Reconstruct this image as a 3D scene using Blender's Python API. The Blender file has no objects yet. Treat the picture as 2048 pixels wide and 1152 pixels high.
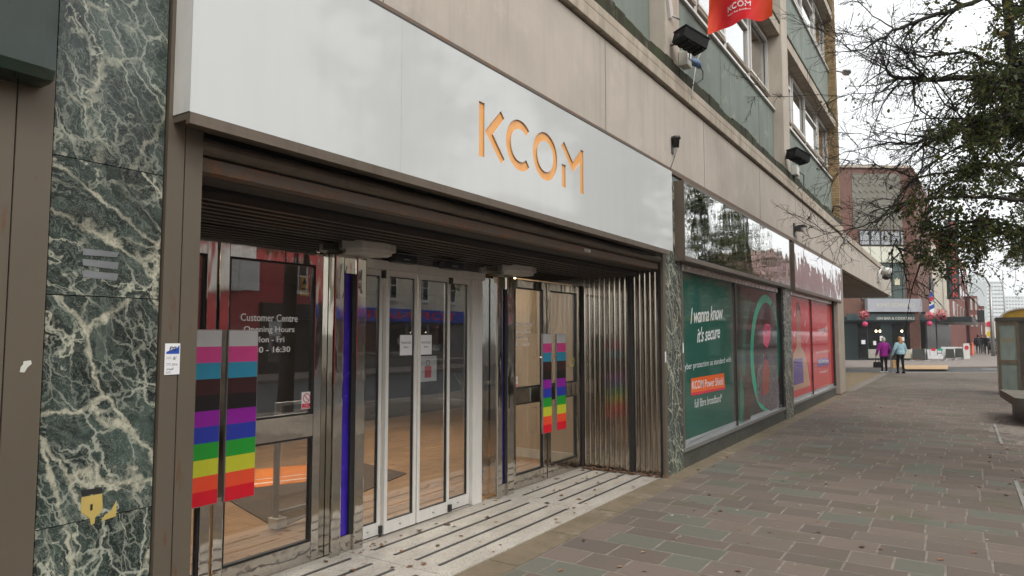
import bpy, bmesh, math, random
from mathutils import Vector, Matrix, noise as mnoise
random.seed(11)
R = math.radians
scene = bpy.context.scene
col = scene.collection

# ---------------------------------------------------------------- camera
FPX, PW, PH, EYE = 1365.0, 2048.0, 1152.0, 1.70
YAW = math.atan2(898, math.hypot(FPX, 94)); PIT = math.atan2(94, FPX)
cam_d = bpy.data.cameras.new('camera'); cam = bpy.data.objects.new('camera', cam_d); col.objects.link(cam)
cam.location = (0, 0, EYE)
cam.rotation_euler = (math.pi/2 + PIT, 0, YAW)
cam_d.sensor_width = 36.0; cam_d.lens = 36.0*FPX/PW
cam_d.clip_start = 0.05; cam_d.clip_end = 3000
scene.camera = cam
# ---------------------------------------------------------------- sky, sun, exposure
w = bpy.data.worlds.new('World'); scene.world = w; w.use_nodes = True
nt = w.node_tree; bg = nt.nodes['Background']
sky = nt.nodes.new('ShaderNodeTexSky'); sky.sky_type = 'NISHITA'; sky.sun_disc = False
SUN_EL, SUN_AZ = R(52), R(120)          # azimuth measured clockwise from +Y
sky.sun_elevation = SUN_EL; sky.sun_rotation = SUN_AZ; sky.dust_density = 6; sky.air_density = 1.5
hs = nt.nodes.new('ShaderNodeHueSaturation'); hs.inputs['Saturation'].default_value = 0.10; hs.inputs['Value'].default_value = 1.0
flat = nt.nodes.new('ShaderNodeMixRGB'); flat.inputs[0].default_value = 0.72; flat.inputs[2].default_value = (9.6, 9.85, 9.95, 1)   # an even cloud deck
nt.links.new(sky.outputs[0], hs.inputs['Color']); nt.links.new(hs.outputs[0], flat.inputs[1]); nt.links.new(flat.outputs[0], bg.inputs[0])
bg.inputs[1].default_value = 0.122
sl = bpy.data.lights.new('sun', 'SUN'); sl.energy = 1.1; sl.angle = R(25); sl.color = (1, 0.965, 0.92)
sun = bpy.data.objects.new('sun', sl); col.objects.link(sun); sun.location = (20, -20, 40)
sdir = Vector((math.sin(SUN_AZ)*math.cos(SUN_EL), math.cos(SUN_AZ)*math.cos(SUN_EL), math.sin(SUN_EL)))
sun.rotation_euler = sdir.to_track_quat('Z', 'Y').to_euler()
scene.view_settings.view_transform = 'Standard'; scene.view_settings.look = 'None'
scene.view_settings.exposure = 0.65; scene.view_settings.gamma = 1.0
scene.render.engine = 'CYCLES'
cy = scene.cycles
cy.max_bounces = 7; cy.diffuse_bounces = 3; cy.glossy_bounces = 5; cy.transmission_bounces = 4; cy.transparent_max_bounces = 12
cy.caustics_reflective = False; cy.caustics_refractive = False; cy.use_denoising = True; cy.sample_clamp_indirect = 6
cy.volume_bounces = 0

# ---------------------------------------------------------------- pixel helpers (frame of 2048 x 1152), used to measure the place
FW = Vector((-math.sin(YAW)*math.cos(PIT), math.cos(YAW)*math.cos(PIT), math.sin(PIT)))
RT = Vector((math.cos(YAW), math.sin(YAW), 0)); UP = RT.cross(FW); EY = Vector((0, 0, EYE))
def ray(u, v): return FW*FPX + RT*(u-PW/2) + UP*(PH/2-v)
def ax(u, v, x): d = ray(u, v); return EY + d*(x/d.x)
def ay(u, v, y): d = ray(u, v); return EY + d*(y/d.y)
def az(u, v, z=0.0): d = ray(u, v); return EY + d*((z-EYE)/d.z)
def ad(u, v, dep): d = ray(u, v); return EY + d*(dep/(d.x*-math.sin(YAW)+d.y*math.cos(YAW)))   # at a ground distance along the view

# ---------------------------------------------------------------- mesh helpers
ORI = {}
def origin(o): return ORI.get(o.name, Vector((0, 0, 0))) if o else Vector((0, 0, 0))
def tag(o, label=None, cat=None, group=None, kind=None):
    if label: o['label'] = label
    if cat: o['category'] = cat
    if group: o['group'] = group
    if kind: o['kind'] = kind
    return o
def thing(name, label, cat, loc=(0, 0, 0), rz=0, group=None):
    o = bpy.data.objects.new(name, None); col.objects.link(o); o.empty_display_size = .1
    o.location = loc; o.rotation_euler = (0, 0, rz); ORI[o.name] = Vector(loc) if not rz else Vector((0, 0, 0))
    return tag(o, label, cat, group, 'thing')
def link(name, me, parent=None, org=None):
    o = bpy.data.objects.new(name, me); col.objects.link(o)
    if parent: o.parent = parent
    ORI[o.name] = org if org is not None else origin(parent)
    return o
class MB:
    """collects geometry in world coordinates"""
    def __init__(s): s.v = []; s.f = []; s.m = []; s.sm = []
    def add(s, vs, fs, mi=0, smooth=False):
        b = len(s.v); s.v += [Vector(p) for p in vs]
        for f in fs: s.f.append([i+b for i in f]); s.m.append(mi); s.sm.append(smooth)
        return s
    def box(s, x0, x1, y0, y1, z0, z1, mi=0):
        x0, x1 = min(x0, x1), max(x0, x1); y0, y1 = min(y0, y1), max(y0, y1); z0, z1 = min(z0, z1), max(z0, z1)
        return s.add([(x0,y0,z0),(x1,y0,z0),(x1,y1,z0),(x0,y1,z0),(x0,y0,z1),(x1,y0,z1),(x1,y1,z1),(x0,y1,z1)],
                     [(0,3,2,1),(4,5,6,7),(0,1,5,4),(1,2,6,5),(2,3,7,6),(3,0,4,7)], mi)
    def bbox(s, x0, x1, y0, y1, z0, z1, b=.006, mi=0):
        """box with bevelled edges"""
        bm = bmesh.new(); bmesh.ops.create_cube(bm, size=1)
        for q in bm.verts: q.co = Vector(((x0+x1)/2+q.co.x*abs(x1-x0), (y0+y1)/2+q.co.y*abs(y1-y0), (z0+z1)/2+q.co.z*abs(z1-z0)))
        bmesh.ops.bevel(bm, geom=bm.edges[:], offset=b, segments=2, profile=.7, affect='EDGES')
        return s.bm(bm, mi)
    def bm(s, bm, mi=0, smooth=False):
        bm.verts.index_update()
        s.add([q.co.copy() for q in bm.verts], [[q.index for q in f.verts] for f in bm.faces], mi, smooth); bm.free(); return s
    def quad(s, a, b, c, d, mi=0): return s.add([a, b, c, d], [(0, 1, 2, 3)], mi)
    def tube(s, pts, rad, n=6, mi=0, cap=True, smooth=True):
        pts = [Vector(p) for p in pts]; rads = rad if isinstance(rad, (list, tuple)) else [rad]*len(pts)
        vs = []; fs = []; prev = None
        for i, p in enumerate(pts):
            t = (pts[min(i+1, len(pts)-1)]-pts[max(i-1, 0)])
            if t.length < 1e-9: t = Vector((0, 0, 1))
            t.normalize()
            if prev is None: a = t.orthogonal().normalized()
            else:
                a = prev - t*prev.dot(t)
                a = a.normalized() if a.length > 1e-6 else t.orthogonal().normalized()
            prev = a; b = t.cross(a)
            for k in range(n):
                an = 2*math.pi*k/n; vs.append(p+(a*math.cos(an)+b*math.sin(an))*rads[i])
        for i in range(len(pts)-1):
            for k in range(n):
                k2 = (k+1) % n; fs.append((i*n+k, i*n+k2, (i+1)*n+k2, (i+1)*n+k))
        if cap: fs.append(tuple(range(n))[::-1]); fs.append(tuple((len(pts)-1)*n+k for k in range(n)))
        return s.add(vs, fs, mi, smooth)
    def lathe(s, c, prof, n=16, mi=0, smooth=True, sx=1, sy=1):
        vs = []; fs = []
        for r, z in prof:
            for k in range(n):
                an = 2*math.pi*k/n; vs.append((c[0]+math.cos(an)*r*sx, c[1]+math.sin(an)*r*sy, c[2]+z))
        for i in range(len(prof)-1):
            for k in range(n):
                k2 = (k+1) % n; fs.append((i*n+k, i*n+k2, (i+1)*n+k2, (i+1)*n+k))
        fs.append(tuple(range(n))[::-1]); fs.append(tuple((len(prof)-1)*n+k for k in range(n)))
        return s.add(vs, fs, mi, smooth)
    def prism(s, poly, fn, t0, t1, mi=0):
        """2-D outline -> solid; fn(a, b, t) gives the 3-D point"""
        n = len(poly); vs = [fn(a, b, t0) for a, b in poly]+[fn(a, b, t1) for a, b in poly]
        fs = [tuple(range(n))[::-1], tuple(range(n, 2*n))]+[(i, (i+1) % n, n+(i+1) % n, n+i) for i in range(n)]
        return s.add(vs, fs, mi)
    def frame(s, x0, x1, y0, y1, z0, z1, wy, wt, wb, mi=0):
        """rectangular frame in the facade plane: stiles full height, rails butted between"""
        s.box(x0, x1, y0, y0+wy, z0, z1, mi); s.box(x0, x1, y1-wy, y1, z0, z1, mi)
        s.box(x0, x1, y0+wy, y1-wy, z1-wt, z1, mi); s.box(x0, x1, y0+wy, y1-wy, z0, z0+wb, mi); return s
    def mesh(s, name, mats, org=Vector((0, 0, 0))):
        me = bpy.data.meshes.new(name); me.from_pydata([tuple(q-org) for q in s.v], [], s.f)
        for m in (mats if isinstance(mats, (list, tuple)) else [mats]): me.materials.append(m)
        me.polygons.foreach_set('material_index', s.m); me.polygons.foreach_set('use_smooth', s.sm); me.update()
        bm = bmesh.new(); bm.from_mesh(me); bmesh.ops.recalc_face_normals(bm, faces=bm.faces[:]); bm.to_mesh(me); bm.free()
        return me
    def build(s, name, mats, parent=None, base=None):
        if parent is None:
            xs = [q.x for q in s.v]; ys = [q.y for q in s.v]; zs = [q.z for q in s.v]
            og = Vector(((min(xs)+max(xs))/2, (min(ys)+max(ys))/2, min(zs))) if base is None else Vector(base)
        else: og = origin(parent)
        o = link(name, s.mesh(name, mats, og), parent, og)
        if parent is None: o.location = og
        return o
def single(name, mb, mats, label, cat, group=None): return tag(mb.build(name, mats), label, cat, group, 'thing')
def structure(name, mb, mats): return tag(mb.build(name, mats, base=(0, 0, 0)), kind='structure')
def copy_tree(o, parent=None):
    c = o.copy(); col.objects.link(c); c.parent = parent
    ORI[c.name] = origin(o)
    for ch in [q for q in o.children]: copy_tree(ch, c)
    return c

# ---------------------------------------------------------------- lettering
_tc = {}
def text_geo(body, shear=0.0, off=0.0, spacing=1.0):
    k = (body, shear, off, spacing)
    if k in _tc: return _tc[k]
    cu = bpy.data.curves.new('lettering', 'FONT'); cu.body = body; cu.shear = shear; cu.offset = off; cu.space_character = spacing; cu.resolution_u = 3
    o = bpy.data.objects.new('lettering', cu); col.objects.link(o); bpy.context.view_layer.update()
    me = o.evaluated_get(bpy.context.evaluated_depsgraph_get()).to_mesh()
    vs = [(v.co.x, v.co.y) for v in me.vertices]; fs = [list(p.vertices) for p in me.polygons]
    o.to_mesh_clear(); bpy.data.objects.remove(o); bpy.data.curves.remove(cu)
    x0 = min(a for a, b in vs); x1 = max(a for a, b in vs); y0 = min(b for a, b in vs); y1 = max(b for a, b in vs)
    vs = [((a-x0)/(x1-x0), (b-y0)/(y1-y0)) for a, b in vs]
    _tc[k] = (vs, fs, (x1-x0)/(y1-y0)); return _tc[k]
def text_on(mb, body, A, B, Cc, D=None, shear=0, off=0, mi=0, spacing=1.0):
    """lays lettering into the parallelogram bottom-left A, bottom-right B, top-left C"""
    vs, fs, _ = text_geo(body, shear, off, spacing); A, B, Cc = Vector(A), Vector(B), Vector(Cc)
    mb.add([A+(B-A)*a+(Cc-A)*b for a, b in vs], fs, mi); return mb
def fac_text(mb, body, x, y0, y1, z0, z1, **k): return text_on(mb, body, (x, y0, z0), (x, y1, z0), (x, y0, z1), **k)
def arc(cx, cy, r, a0, a1, n): return [(cx+r*math.cos(R(a0+(a1-a0)*i/n)), cy+r*math.sin(R(a0+(a1-a0)*i/n))) for i in range(n+1)]
def ring_c(cx, cy, ro, ri, a0, a1, n, sx=1): return [(cx+(x-cx)*sx, y) for x, y in arc(cx, cy, ro, a0, a1, n)+arc(cx, cy, ri, a1, a0, n)]
# logo letters: cap height .405, taken from the sign (y, z)
LOGO = {
 'K1': [(3.909,2.988),(3.979,2.988),(3.979,3.39),(3.909,3.39)],
 'K2': [(3.984,3.189),(4.189,3.393),(4.237,3.346),(4.084,3.187),(4.241,3.031),(4.192,2.987)],
 'C': ring_c(4.4605, 3.19, .2025, .131, 47, 313, 26),
 'O': (arc(4.853, 3.19, .2025, 0, 360, 36)[:-1], arc(4.853, 3.19, .131, 0, 360, 36)[:-1]),
 'M1': [(5.132,2.988),(5.204,2.988),(5.204,3.188),(5.132,3.188)],
 'M2': [(5.124,3.348),(5.176,3.396),(5.337,3.247),(5.498,3.396),(5.546,3.393),(5.546,2.988),(5.476,2.988),(5.476,3.272),(5.341,3.153)],
}
def logo_mb(fn, t0, t1, mb=None):
    mb = mb or MB()
    for k, p in LOGO.items():
        q = [((a-3.909)/.405, (b-2.988)/.405) for a, b in (p if k != 'O' else [])]
        if k == 'O':
            po, pi = [[((a-3.909)/.405, (b-2.988)/.405) for a, b in r] for r in p]; n = len(po)
            for i in range(n):
                j = (i+1) % n; mb.prism([po[i], po[j], pi[j], pi[i]], fn, t0, t1)
        elif k == 'C':
            n = len(q)//2
            for i in range(n-1): mb.prism([q[i], q[i+1], q[2*n-2-i], q[2*n-1-i]], fn, t0, t1)
        elif k == 'K2':
            mb.prism([q[0], q[1], q[2], q[3]], fn, t0, t1); mb.prism([q[0], q[3], q[4], q[5]], fn, t0, t1)
        elif k == 'M2':
            mb.prism([q[0], q[1], q[2], q[8]], fn, t0, t1); mb.prism([q[8], q[2], q[3], q[7]], fn, t0, t1); mb.prism([q[7], q[3], q[4], q[5], q[6]], fn, t0, t1)
        else: mb.prism(q, fn, t0, t1)
    return mb

# ---------------------------------------------------------------- materials
def srgb(r, g, b):
    f = lambda c: ((c/255+.055)/1.055)**2.4 if c > 10 else c/255/12.92
    return (f(r), f(g), f(b), 1)
class NT:
    def __init__(s, name):
        s.mat = bpy.data.materials.new(name); s.mat.use_nodes = True; s.t = s.mat.node_tree
        s.p = s.t.nodes['Principled BSDF']; s.out = s.t.nodes['Material Output']; s._pos = None
    def n(s, ty, **k):
        q = s.t.nodes.new(ty)
        for a, b in k.items(): setattr(q, a, b)
        return q
    def l(s, a, b): s.t.links.new(a, b)
    def setp(s, **k):
        for a, b in k.items():
            i = s.p.inputs[a.replace('_', ' ')]
            if hasattr(b, 'is_output'): s.l(b, i)
            else: i.default_value = b
    def pos(s):
        if not s._pos: s._pos = s.n('ShaderNodeNewGeometry')
        return s._pos.outputs['Position']
    def island(s): s.pos(); return s._pos.outputs['Random Per Island']
    def objrand(s): return s.n('ShaderNodeObjectInfo').outputs['Random']
    def rand(s):
        return s.m('FRACT', s.m('ADD', s.objrand(), s.island()))
    def val(s, i, x):
        if hasattr(x, 'is_output'): s.l(x, i)
        else: i.default_value = x
    def m(s, op, a, b=0.0, c=0.0, clamp=False):
        q = s.n('ShaderNodeMath', operation=op, use_clamp=clamp); s.val(q.inputs[0], a); s.val(q.inputs[1], b)
        if op in ('MULTIPLY_ADD', 'SMOOTHSTEP'): s.val(q.inputs[2], c)
        return q.outputs[0]
    def vm(s, op, a, b):
        q = s.n('ShaderNodeVectorMath', operation=op); s.val(q.inputs[0], a)
        if op == 'SCALE': s.val(q.inputs['Scale'], b)
        else: s.val(q.inputs[1], b)
        return q.outputs[0]
    def noise(s, vec=None, scale=5, detail=4, rough=.55, dist=0, color=False, dim=None):
        q = s.n('ShaderNodeTexNoise'); s.l(vec if vec is not None else s.pos(), q.inputs['Vector'])
        q.inputs['Scale'].default_value = scale; q.inputs['Detail'].default_value = detail; q.inputs['Roughness'].default_value = rough; q.inputs['Distortion'].default_value = dist
        return q.outputs['Color' if color else 'Fac']
    def sc(s, v, x, y, z): return s.vm('MULTIPLY', v, (x, y, z))
    def voro(s, vec, scale, feat='DISTANCE_TO_EDGE', out='Distance'):
        q = s.n('ShaderNodeTexVoronoi', feature=feat); s.l(vec, q.inputs['Vector']); q.inputs['Scale'].default_value = scale; return q.outputs[out]
    def ramp(s, fac, pts, interp='LINEAR'):
        q = s.n('ShaderNodeValToRGB'); q.color_ramp.interpolation = interp; el = q.color_ramp.elements
        while len(el) < len(pts): el.new(.5)
        for e, (p, c) in zip(el, pts):
            e.position = p; e.color = c if isinstance(c, tuple) else (c, c, c, 1)
        s.l(fac, q.inputs[0]); return q.outputs[0]
    def mix(s, f, a, b, bt='MIX'):
        q = s.n('ShaderNodeMixRGB', blend_type=bt); s.val(q.inputs[0], f); s.val(q.inputs[1], a); s.val(q.inputs[2], b); return q.outputs[0]
    def bump(s, h, strength=.2, dist=.01):
        q = s.n('ShaderNodeBump'); q.inputs['Strength'].default_value = strength; q.inputs['Distance'].default_value = dist; s.l(h, q.inputs['Height']); s.l(q.outputs[0], s.p.inputs['Normal']); return q.outputs[0]
def c4(r, g=None, b=None): return (r, g if g is not None else r, b if b is not None else r, 1)
def simple(name, c, rough=.5, metal=0, var=.18, scale=9, bump=0, bscale=60, stretch=(1, 1, 1), spec=None, dirt=0, jitter=0):
    """paint, metal, stone: base colour with uneven tone, optional grime and fine relief"""
    t = NT(name); v = t.sc(t.pos(), *stretch) if stretch != (1, 1, 1) else t.pos()
    n = t.noise(v, scale, 5, .6)
    base = t.mix(t.ramp(n, [(.3, 0.0), (.7, 1.0)]), tuple(x*(1-var) for x in c[:3])+(1,), tuple(min(1, x*(1+var)) for x in c[:3])+(1,))
    if dirt:
        d = t.noise(t.sc(t.pos(), 2.2, 2.2, .35), 6, 6, .7)
        base = t.mix(t.m('MULTIPLY', t.ramp(d, [(.48, 0.0), (.72, 1.0)]), dirt), base, c4(.03, .027, .02))
    if jitter:
        h = t.n('ShaderNodeHueSaturation'); t.l(base, h.inputs['Color']); t.l(t.m('MULTIPLY_ADD', t.rand(), jitter*2, 1-jitter), h.inputs['Value']); base = h.outputs[0]
    t.setp(Base_Color=base, Metallic=metal, Roughness=t.m('MULTIPLY_ADD', n, .16, max(.02, rough-.08)))
    if spec is not None: t.setp(Specular_IOR_Level=spec)
    if bump: t.bump(t.noise(None, bscale, 4, .6), bump, .004)
    return t.mat
MT = {}
MT['brown'] = simple('brown anodised metal', c4(.155, .122, .092), .42, .35, .10, 3, .05, 90, dirt=.35)
MT['brown_dark'] = simple('dark brown metal', c4(.052, .044, .037), .45, .3, .15, 4, .05)
MT['black'] = simple('black rubber', c4(.012), .5, 0, .3, 12)
MT['blackplastic'] = simple('black plastic', c4(.02), .35, 0, .3, 12)
MT['white_metal'] = simple('white powder coat', c4(.62, .60, .56), .35, 0, .05, 4, dirt=.15)
MT['grey_metal'] = simple('grey steel', c4(.32, .32, .31), .4, .6, .12, 5)
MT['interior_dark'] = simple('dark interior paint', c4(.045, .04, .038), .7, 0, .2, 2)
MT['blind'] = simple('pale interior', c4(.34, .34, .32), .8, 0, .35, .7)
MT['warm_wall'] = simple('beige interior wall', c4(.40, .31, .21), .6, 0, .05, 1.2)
MT['cream'] = simple('cream render', c4(.55, .50, .40), .8, 0, .12, 1.5, dirt=.25)
MT['paper'] = simple('white paper', c4(.72), .6, 0, .03, 4)
MT['ink'] = simple('black print', c4(.015), .6)
MT['white_ink'] = simple('white vinyl', c4(.72), .6)
MT['red_ink'] = simple('red print', c4(.55, .02, .04), .5)
MT['blue_ink'] = simple('blue print', c4(.02, .07, .35), .5)
MT['skirting'] = simple('pale skirting', c4(.5, .46, .38), .5)
MT['plinth'] = simple('dark plinth', c4(.06, .062, .05), .55, 0, .35, 5, .2, 70, dirt=.5)
MT['pale_plastic'] = simple('off-white plastic', c4(.55, .54, .48), .45, 0, .1, 8, dirt=.2)
MT['asphalt'] = simple('asphalt', c4(.055, .056, .058), .85, 0, .25, 3, .5, 180)
MT['far_paving'] = simple('far paving', c4(.20, .17, .15), .85, 0, .2, 2)
MT['kerb'] = simple('kerb stone', c4(.24, .23, .21), .85, 0, .2, 6, .3, 120)
MT['tactile'] = simple('tactile slab', c4(.40, .26, .13), .8, 0, .15, 5)
MT['mortar'] = simple('pale mortar', c4(.185, .158, .130), .95, 0, .35, 9, .4, 150)
MT['soil'] = simple('brown tree pit gravel', c4(.12, .075, .04), .95, 0, .5, 40, .9, 120)
MT['skin'] = simple('skin', c4(.48, .28, .2), .55, 0, .06, 20)

def emis(name, c, s):
    t = NT(name); t.setp(Base_Color=c4(.8), Emission_Color=c, Emission_Strength=s); return t.mat
MT['lamp_glow'] = emis('warm lamp', c4(1, .78, .45), 9)
MT['fill_glow'] = emis('added fill light panel', c4(1, .90, .76), 17)  # glow of the added panels that brighten the shop interior

def mk_marble():
    t = NT('green veined marble'); off = t.n('ShaderNodeCombineXYZ'); r = t.objrand()
    t.l(t.m('MULTIPLY', r, 37), off.inputs[0]); t.l(t.m('MULTIPLY', r, 91), off.inputs[1]); t.l(t.m('MULTIPLY', r, 53), off.inputs[2])
    rot = t.n('ShaderNodeVectorRotate', rotation_type='X_AXIS'); t.l(t.pos(), rot.inputs['Vector']); t.l(t.m('MULTIPLY_ADD', r, 1.8, -.2), rot.inputs['Angle'])
    P = t.vm('ADD', rot.outputs[0], off.outputs[0]); Ps = t.sc(P, 1, .62, 1.25)
    w1 = t.vm('SCALE', t.vm('SUBTRACT', t.noise(P, 3.0, 4, .6, color=True), (.5, .5, .5)), .34)
    w2 = t.vm('SCALE', t.vm('SUBTRACT', t.noise(P, 17, 4, .65, color=True), (.5, .5, .5)), .06)
    Q = t.vm('ADD', t.vm('ADD', Ps, w1), w2)
    def ridge(vec, s, wd, det=3, dist=0.0):
        n = t.noise(vec, s, det, .55, dist); return t.ramp(t.m('ABSOLUTE', t.m('SUBTRACT', n, .5)), [(0, 1.0), (wd*.35, .7), (wd, 0.0)])
    def mask(s, lo, hi, o=(0, 0, 0)): return t.ramp(t.noise(t.vm('ADD', P, o), s, 3, .6), [(lo, 0.0), (hi, 1.0)])
    Qc = t.vm('ADD', Ps, t.vm('ADD', t.vm('SCALE', w1, .35), w2)); rough_e = t.m('MULTIPLY', t.m('SUBTRACT', t.noise(P, 34, 5, .7), .5), .05)
    def net(sc_, wd, msk, o):
        e = t.m('ADD', t.voro(t.vm('ADD', Qc, o), sc_), rough_e); return t.m('MULTIPLY', t.ramp(e, [(0, 1.0), (wd*.45, .75), (wd, 0.0)]), msk)
    big = net(3.0, .034, mask(1.7, .40, .54), (0, 0, 0))
    mid = t.m('MULTIPLY', ridge(t.vm('ADD', Q, (3.1, 1.7, 9.2)), 2.6, .012, 4), mask(2.6, .38, .56, (4, 4, 4)))
    fine = net(12, .055, mask(2.4, .40, .58, (9, 1, 4)), (8.3, 5.7, 1.2))
    hair = t.m('MULTIPLY', ridge(t.vm('ADD', Q, (1.3, 2.7, 7.2)), 17, .018, 5, .6), mask(3.0, .38, .6, (2, 7, 4)))
    hair2 = t.m('MULTIPLY', ridge(t.vm('ADD', Q, (5.3, 1.7, 3.2)), 40, .03, 4, .5), mask(2.6, .36, .58, (1, 3, 6)))
    cell = net(6.2, .036, mask(1.9, .38, .55, (6, 2, 8)), (2.2, 7.1, 4.0))
    cloud = t.noise(Q, 5.5, 7, .68, .4)
    base = t.ramp(cloud, [(.34, c4(.008, .012, .011)), (.50, c4(.024, .036, .031)), (.63, c4(.060, .084, .070)), (.80, c4(.135, .165, .135))])
    speck = t.ramp(t.noise(Q, 70, 5, .75, .8), [(.5, 0.0), (.75, 1.0)])
    c = t.mix(t.m('MULTIPLY', t.m('MULTIPLY', speck, mask(2.9, .36, .62, (5, 5, 0))), .42), base, c4(.17, .20, .17))
    for k, f, cl in ((hair2, .55, c4(.22, .26, .22)), (hair, .7, c4(.28, .31, .26)), (fine, .5, c4(.34, .36, .29)), (cell, .8, c4(.40, .41, .33)), (mid, .9, c4(.46, .46, .36)), (t.m('MULTIPLY', big, t.ramp(t.noise(t.vm('ADD', Q, w2), 30, 4, .7), [(.36, .35), (.58, 1.0)])), .95, c4(.48, .46, .35))): c = t.mix(t.m('MULTIPLY', k, f), c, cl)
    t.setp(Base_Color=c, Roughness=t.m('MULTIPLY_ADD', t.noise(None, 6, 4), .25, .10), Specular_IOR_Level=.45); return t.mat
MT['marble'] = mk_marble()

def mk_concrete(name, c, streak=.5, green=.0, spec=.2):
    t = NT(name); n = t.noise(None, 1.3, 6, .6); fine = t.noise(None, 120, 3, .6)
    st = t.noise(t.sc(t.pos(), 7, 7, .28), 1.0, 6, .68); st2 = t.noise(t.sc(t.pos(), 26, 26, .6), 1.0, 4, .6)
    b = t.mix(t.ramp(n, [(.3, 0.0), (.7, 1.0)]), tuple(x*.88 for x in c[:3])+(1,), tuple(x*1.1 for x in c[:3])+(1,))
    b = t.mix(t.m('MULTIPLY', t.ramp(st, [(.50, 0.0), (.75, 1.0)]), streak), b, (c[0]*.52, c[1]*.46, c[2]*.38, 1))
    b = t.mix(t.m('MULTIPLY', t.ramp(st2, [(.55, 0.0), (.8, 1.0)]), streak*.6), b, (c[0]*.6, c[1]*.56, c[2]*.5, 1))
    b = t.mix(t.m('MULTIPLY', t.ramp(t.noise(None, 2.7, 6, .7), [(.56, 0.0), (.66, 1.0)]), .16), b, c4(.72, .66, .56))
    if green: b = t.mix(t.m('MULTIPLY', t.ramp(t.noise(t.sc(t.pos(), 3, 3, .8), 1.6, 6, .7), [(.46, 0.0), (.66, 1.0)]), green), b, c4(.055, .075, .025))
    b = t.mix(t.m('MULTIPLY', fine, .18), b, tuple(x*.6 for x in c[:3])+(1,))
    t.setp(Base_Color=b, Roughness=.88, Specular_IOR_Level=spec); t.bump(t.mix(.5, fine, n), .25, .006); return t.mat
MT['concrete'] = mk_concrete('stained concrete', c4(.475, .42, .362), .32)
MT['ledge'] = mk_concrete('ledge concrete', c4(.47, .40, .325), .5, .35)
MT['column'] = mk_concrete('column concrete', c4(.48, .42, .35), .3, .12)
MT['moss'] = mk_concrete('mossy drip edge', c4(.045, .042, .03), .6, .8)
MT['spandrel'] = mk_concrete('green slate panel', c4(.205, .235, .205), .6, .10, .4)
MT['pier_end'] = mk_concrete('pillar concrete', c4(.37, .32, .26), .6, .1)
MT['strip'] = mk_concrete('mossy concrete margin', c4(.185, .145, .10), .5, .3)
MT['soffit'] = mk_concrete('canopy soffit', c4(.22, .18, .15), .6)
MT['canopy'] = mk_concrete('pale canopy concrete', c4(.50, .45, .385), .7)
MT['bench'] = mk_concrete('bench concrete', c4(.16, .145, .12), .6, .3)

def mk_chrome(name, col_, rough, wav, scale, stretch=(1, 1, 1), dirt=.25):
    t = NT(name); d = t.ramp(t.noise(t.sc(t.pos(), 2, 2, .6), 4, 6, .7), [(.45, 0.0), (.75, 1.0)])
    t.setp(Base_Color=t.mix(t.m('MULTIPLY', d, dirt), col_, tuple(x*.4 for x in col_[:3])+(1,)), Metallic=1.0, Roughness=t.m('MULTIPLY_ADD', d, .12, rough))
    h = t.noise(t.sc(t.pos(), *stretch), scale, 2, .4); t.bump(h, wav, .05); return t.mat
MT['chrome'] = mk_chrome('polished stainless steel', c4(.60, .57, .52), .035, .10, 5, (1, 1, .35))
MT['chrome_sill'] = mk_chrome('scuffed stainless steel', c4(.58, .55, .50), .10, .12, 9)
MT['fluted'] = mk_chrome('fluted stainless steel', c4(.38, .33, .27), .12, .04, 6, (1, 1, .3), .5)
MT['mirror_sign'] = mk_chrome('mirror sign face', c4(.74, .74, .72), .012, .10, 1.9, (1, 1, .8), .05)
MT['mirror_wavy'] = mk_chrome('buckled mirror sign face', c4(.70, .66, .66), .02, .30, 1.5, (1, 1, 1.3), .05)
MT['blind_box'] = mk_chrome('steel blind box', c4(.55, .54, .52), .15, .2, 8)

def mk_glass(name, tint=.8, base=.06, gain=2.0, mirror=c4(.95)):
    t = NT(name); t.t.nodes.remove(t.p)
    fr = t.n('ShaderNodeFresnel'); t.pos(); t.l(t.m('MULTIPLY_ADD', t._pos.outputs['Backfacing'], 1/1.5-1.5, 1.5), fr.inputs[0])
    f = t.m('MULTIPLY_ADD', fr.outputs[0], gain, base, clamp=True)
    tr = t.n('ShaderNodeBsdfTransparent'); tr.inputs[0].default_value = c4(tint)
    gl = t.n('ShaderNodeBsdfGlossy'); gl.inputs['Roughness'].default_value = 0.0; gl.inputs['Color'].default_value = mirror
    mx = t.n('ShaderNodeMixShader'); t.l(f, mx.inputs[0]); t.l(tr.outputs[0], mx.inputs[1]); t.l(gl.outputs[0], mx.inputs[2]); t.l(mx.outputs[0], t.out.inputs[0]); return t.mat
MT['glass'] = mk_glass('door glass', .91, .075, 1.5)
MT['glass_window'] = mk_glass('window glass', .82, .13, 1.8)
MT['glass_clear'] = mk_glass('clear glass', .93, .02, 1.2)

def mk_sign():
    t = NT('white gloss sign panel'); d = t.noise(t.sc(t.pos(), 3, 3, .22), 2, 6, .7)
    c = t.mix(t.m('MULTIPLY', t.ramp(d, [(.45, 0.0), (.8, 1.0)]), .18), c4(.565, .578, .565), c4(.40, .42, .40))
    sp = t.ramp(t.noise(None, 55, 2, .5), [(.80, 0.0), (.83, 1.0)]); c = t.mix(t.m('MULTIPLY', sp, .6), c, c4(.12))
    t.setp(Base_Color=c, Roughness=.07, Specular_IOR_Level=.55); t.bump(t.noise(None, 1.2, 2, .4), .05, .03); return t.mat
MT['sign'] = mk_sign()
def mk_orange():
    t = NT('orange letter face'); n = t.noise(t.sc(t.pos(), 1, 1, 1), 7, 5, .6)
    t.setp(Base_Color=t.ramp(n, [(.3, c4(.80, .33, .06)), (.7, c4(.80, .41, .15))]), Roughness=.22); return t.mat
MT['orange'] = mk_orange()
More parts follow.
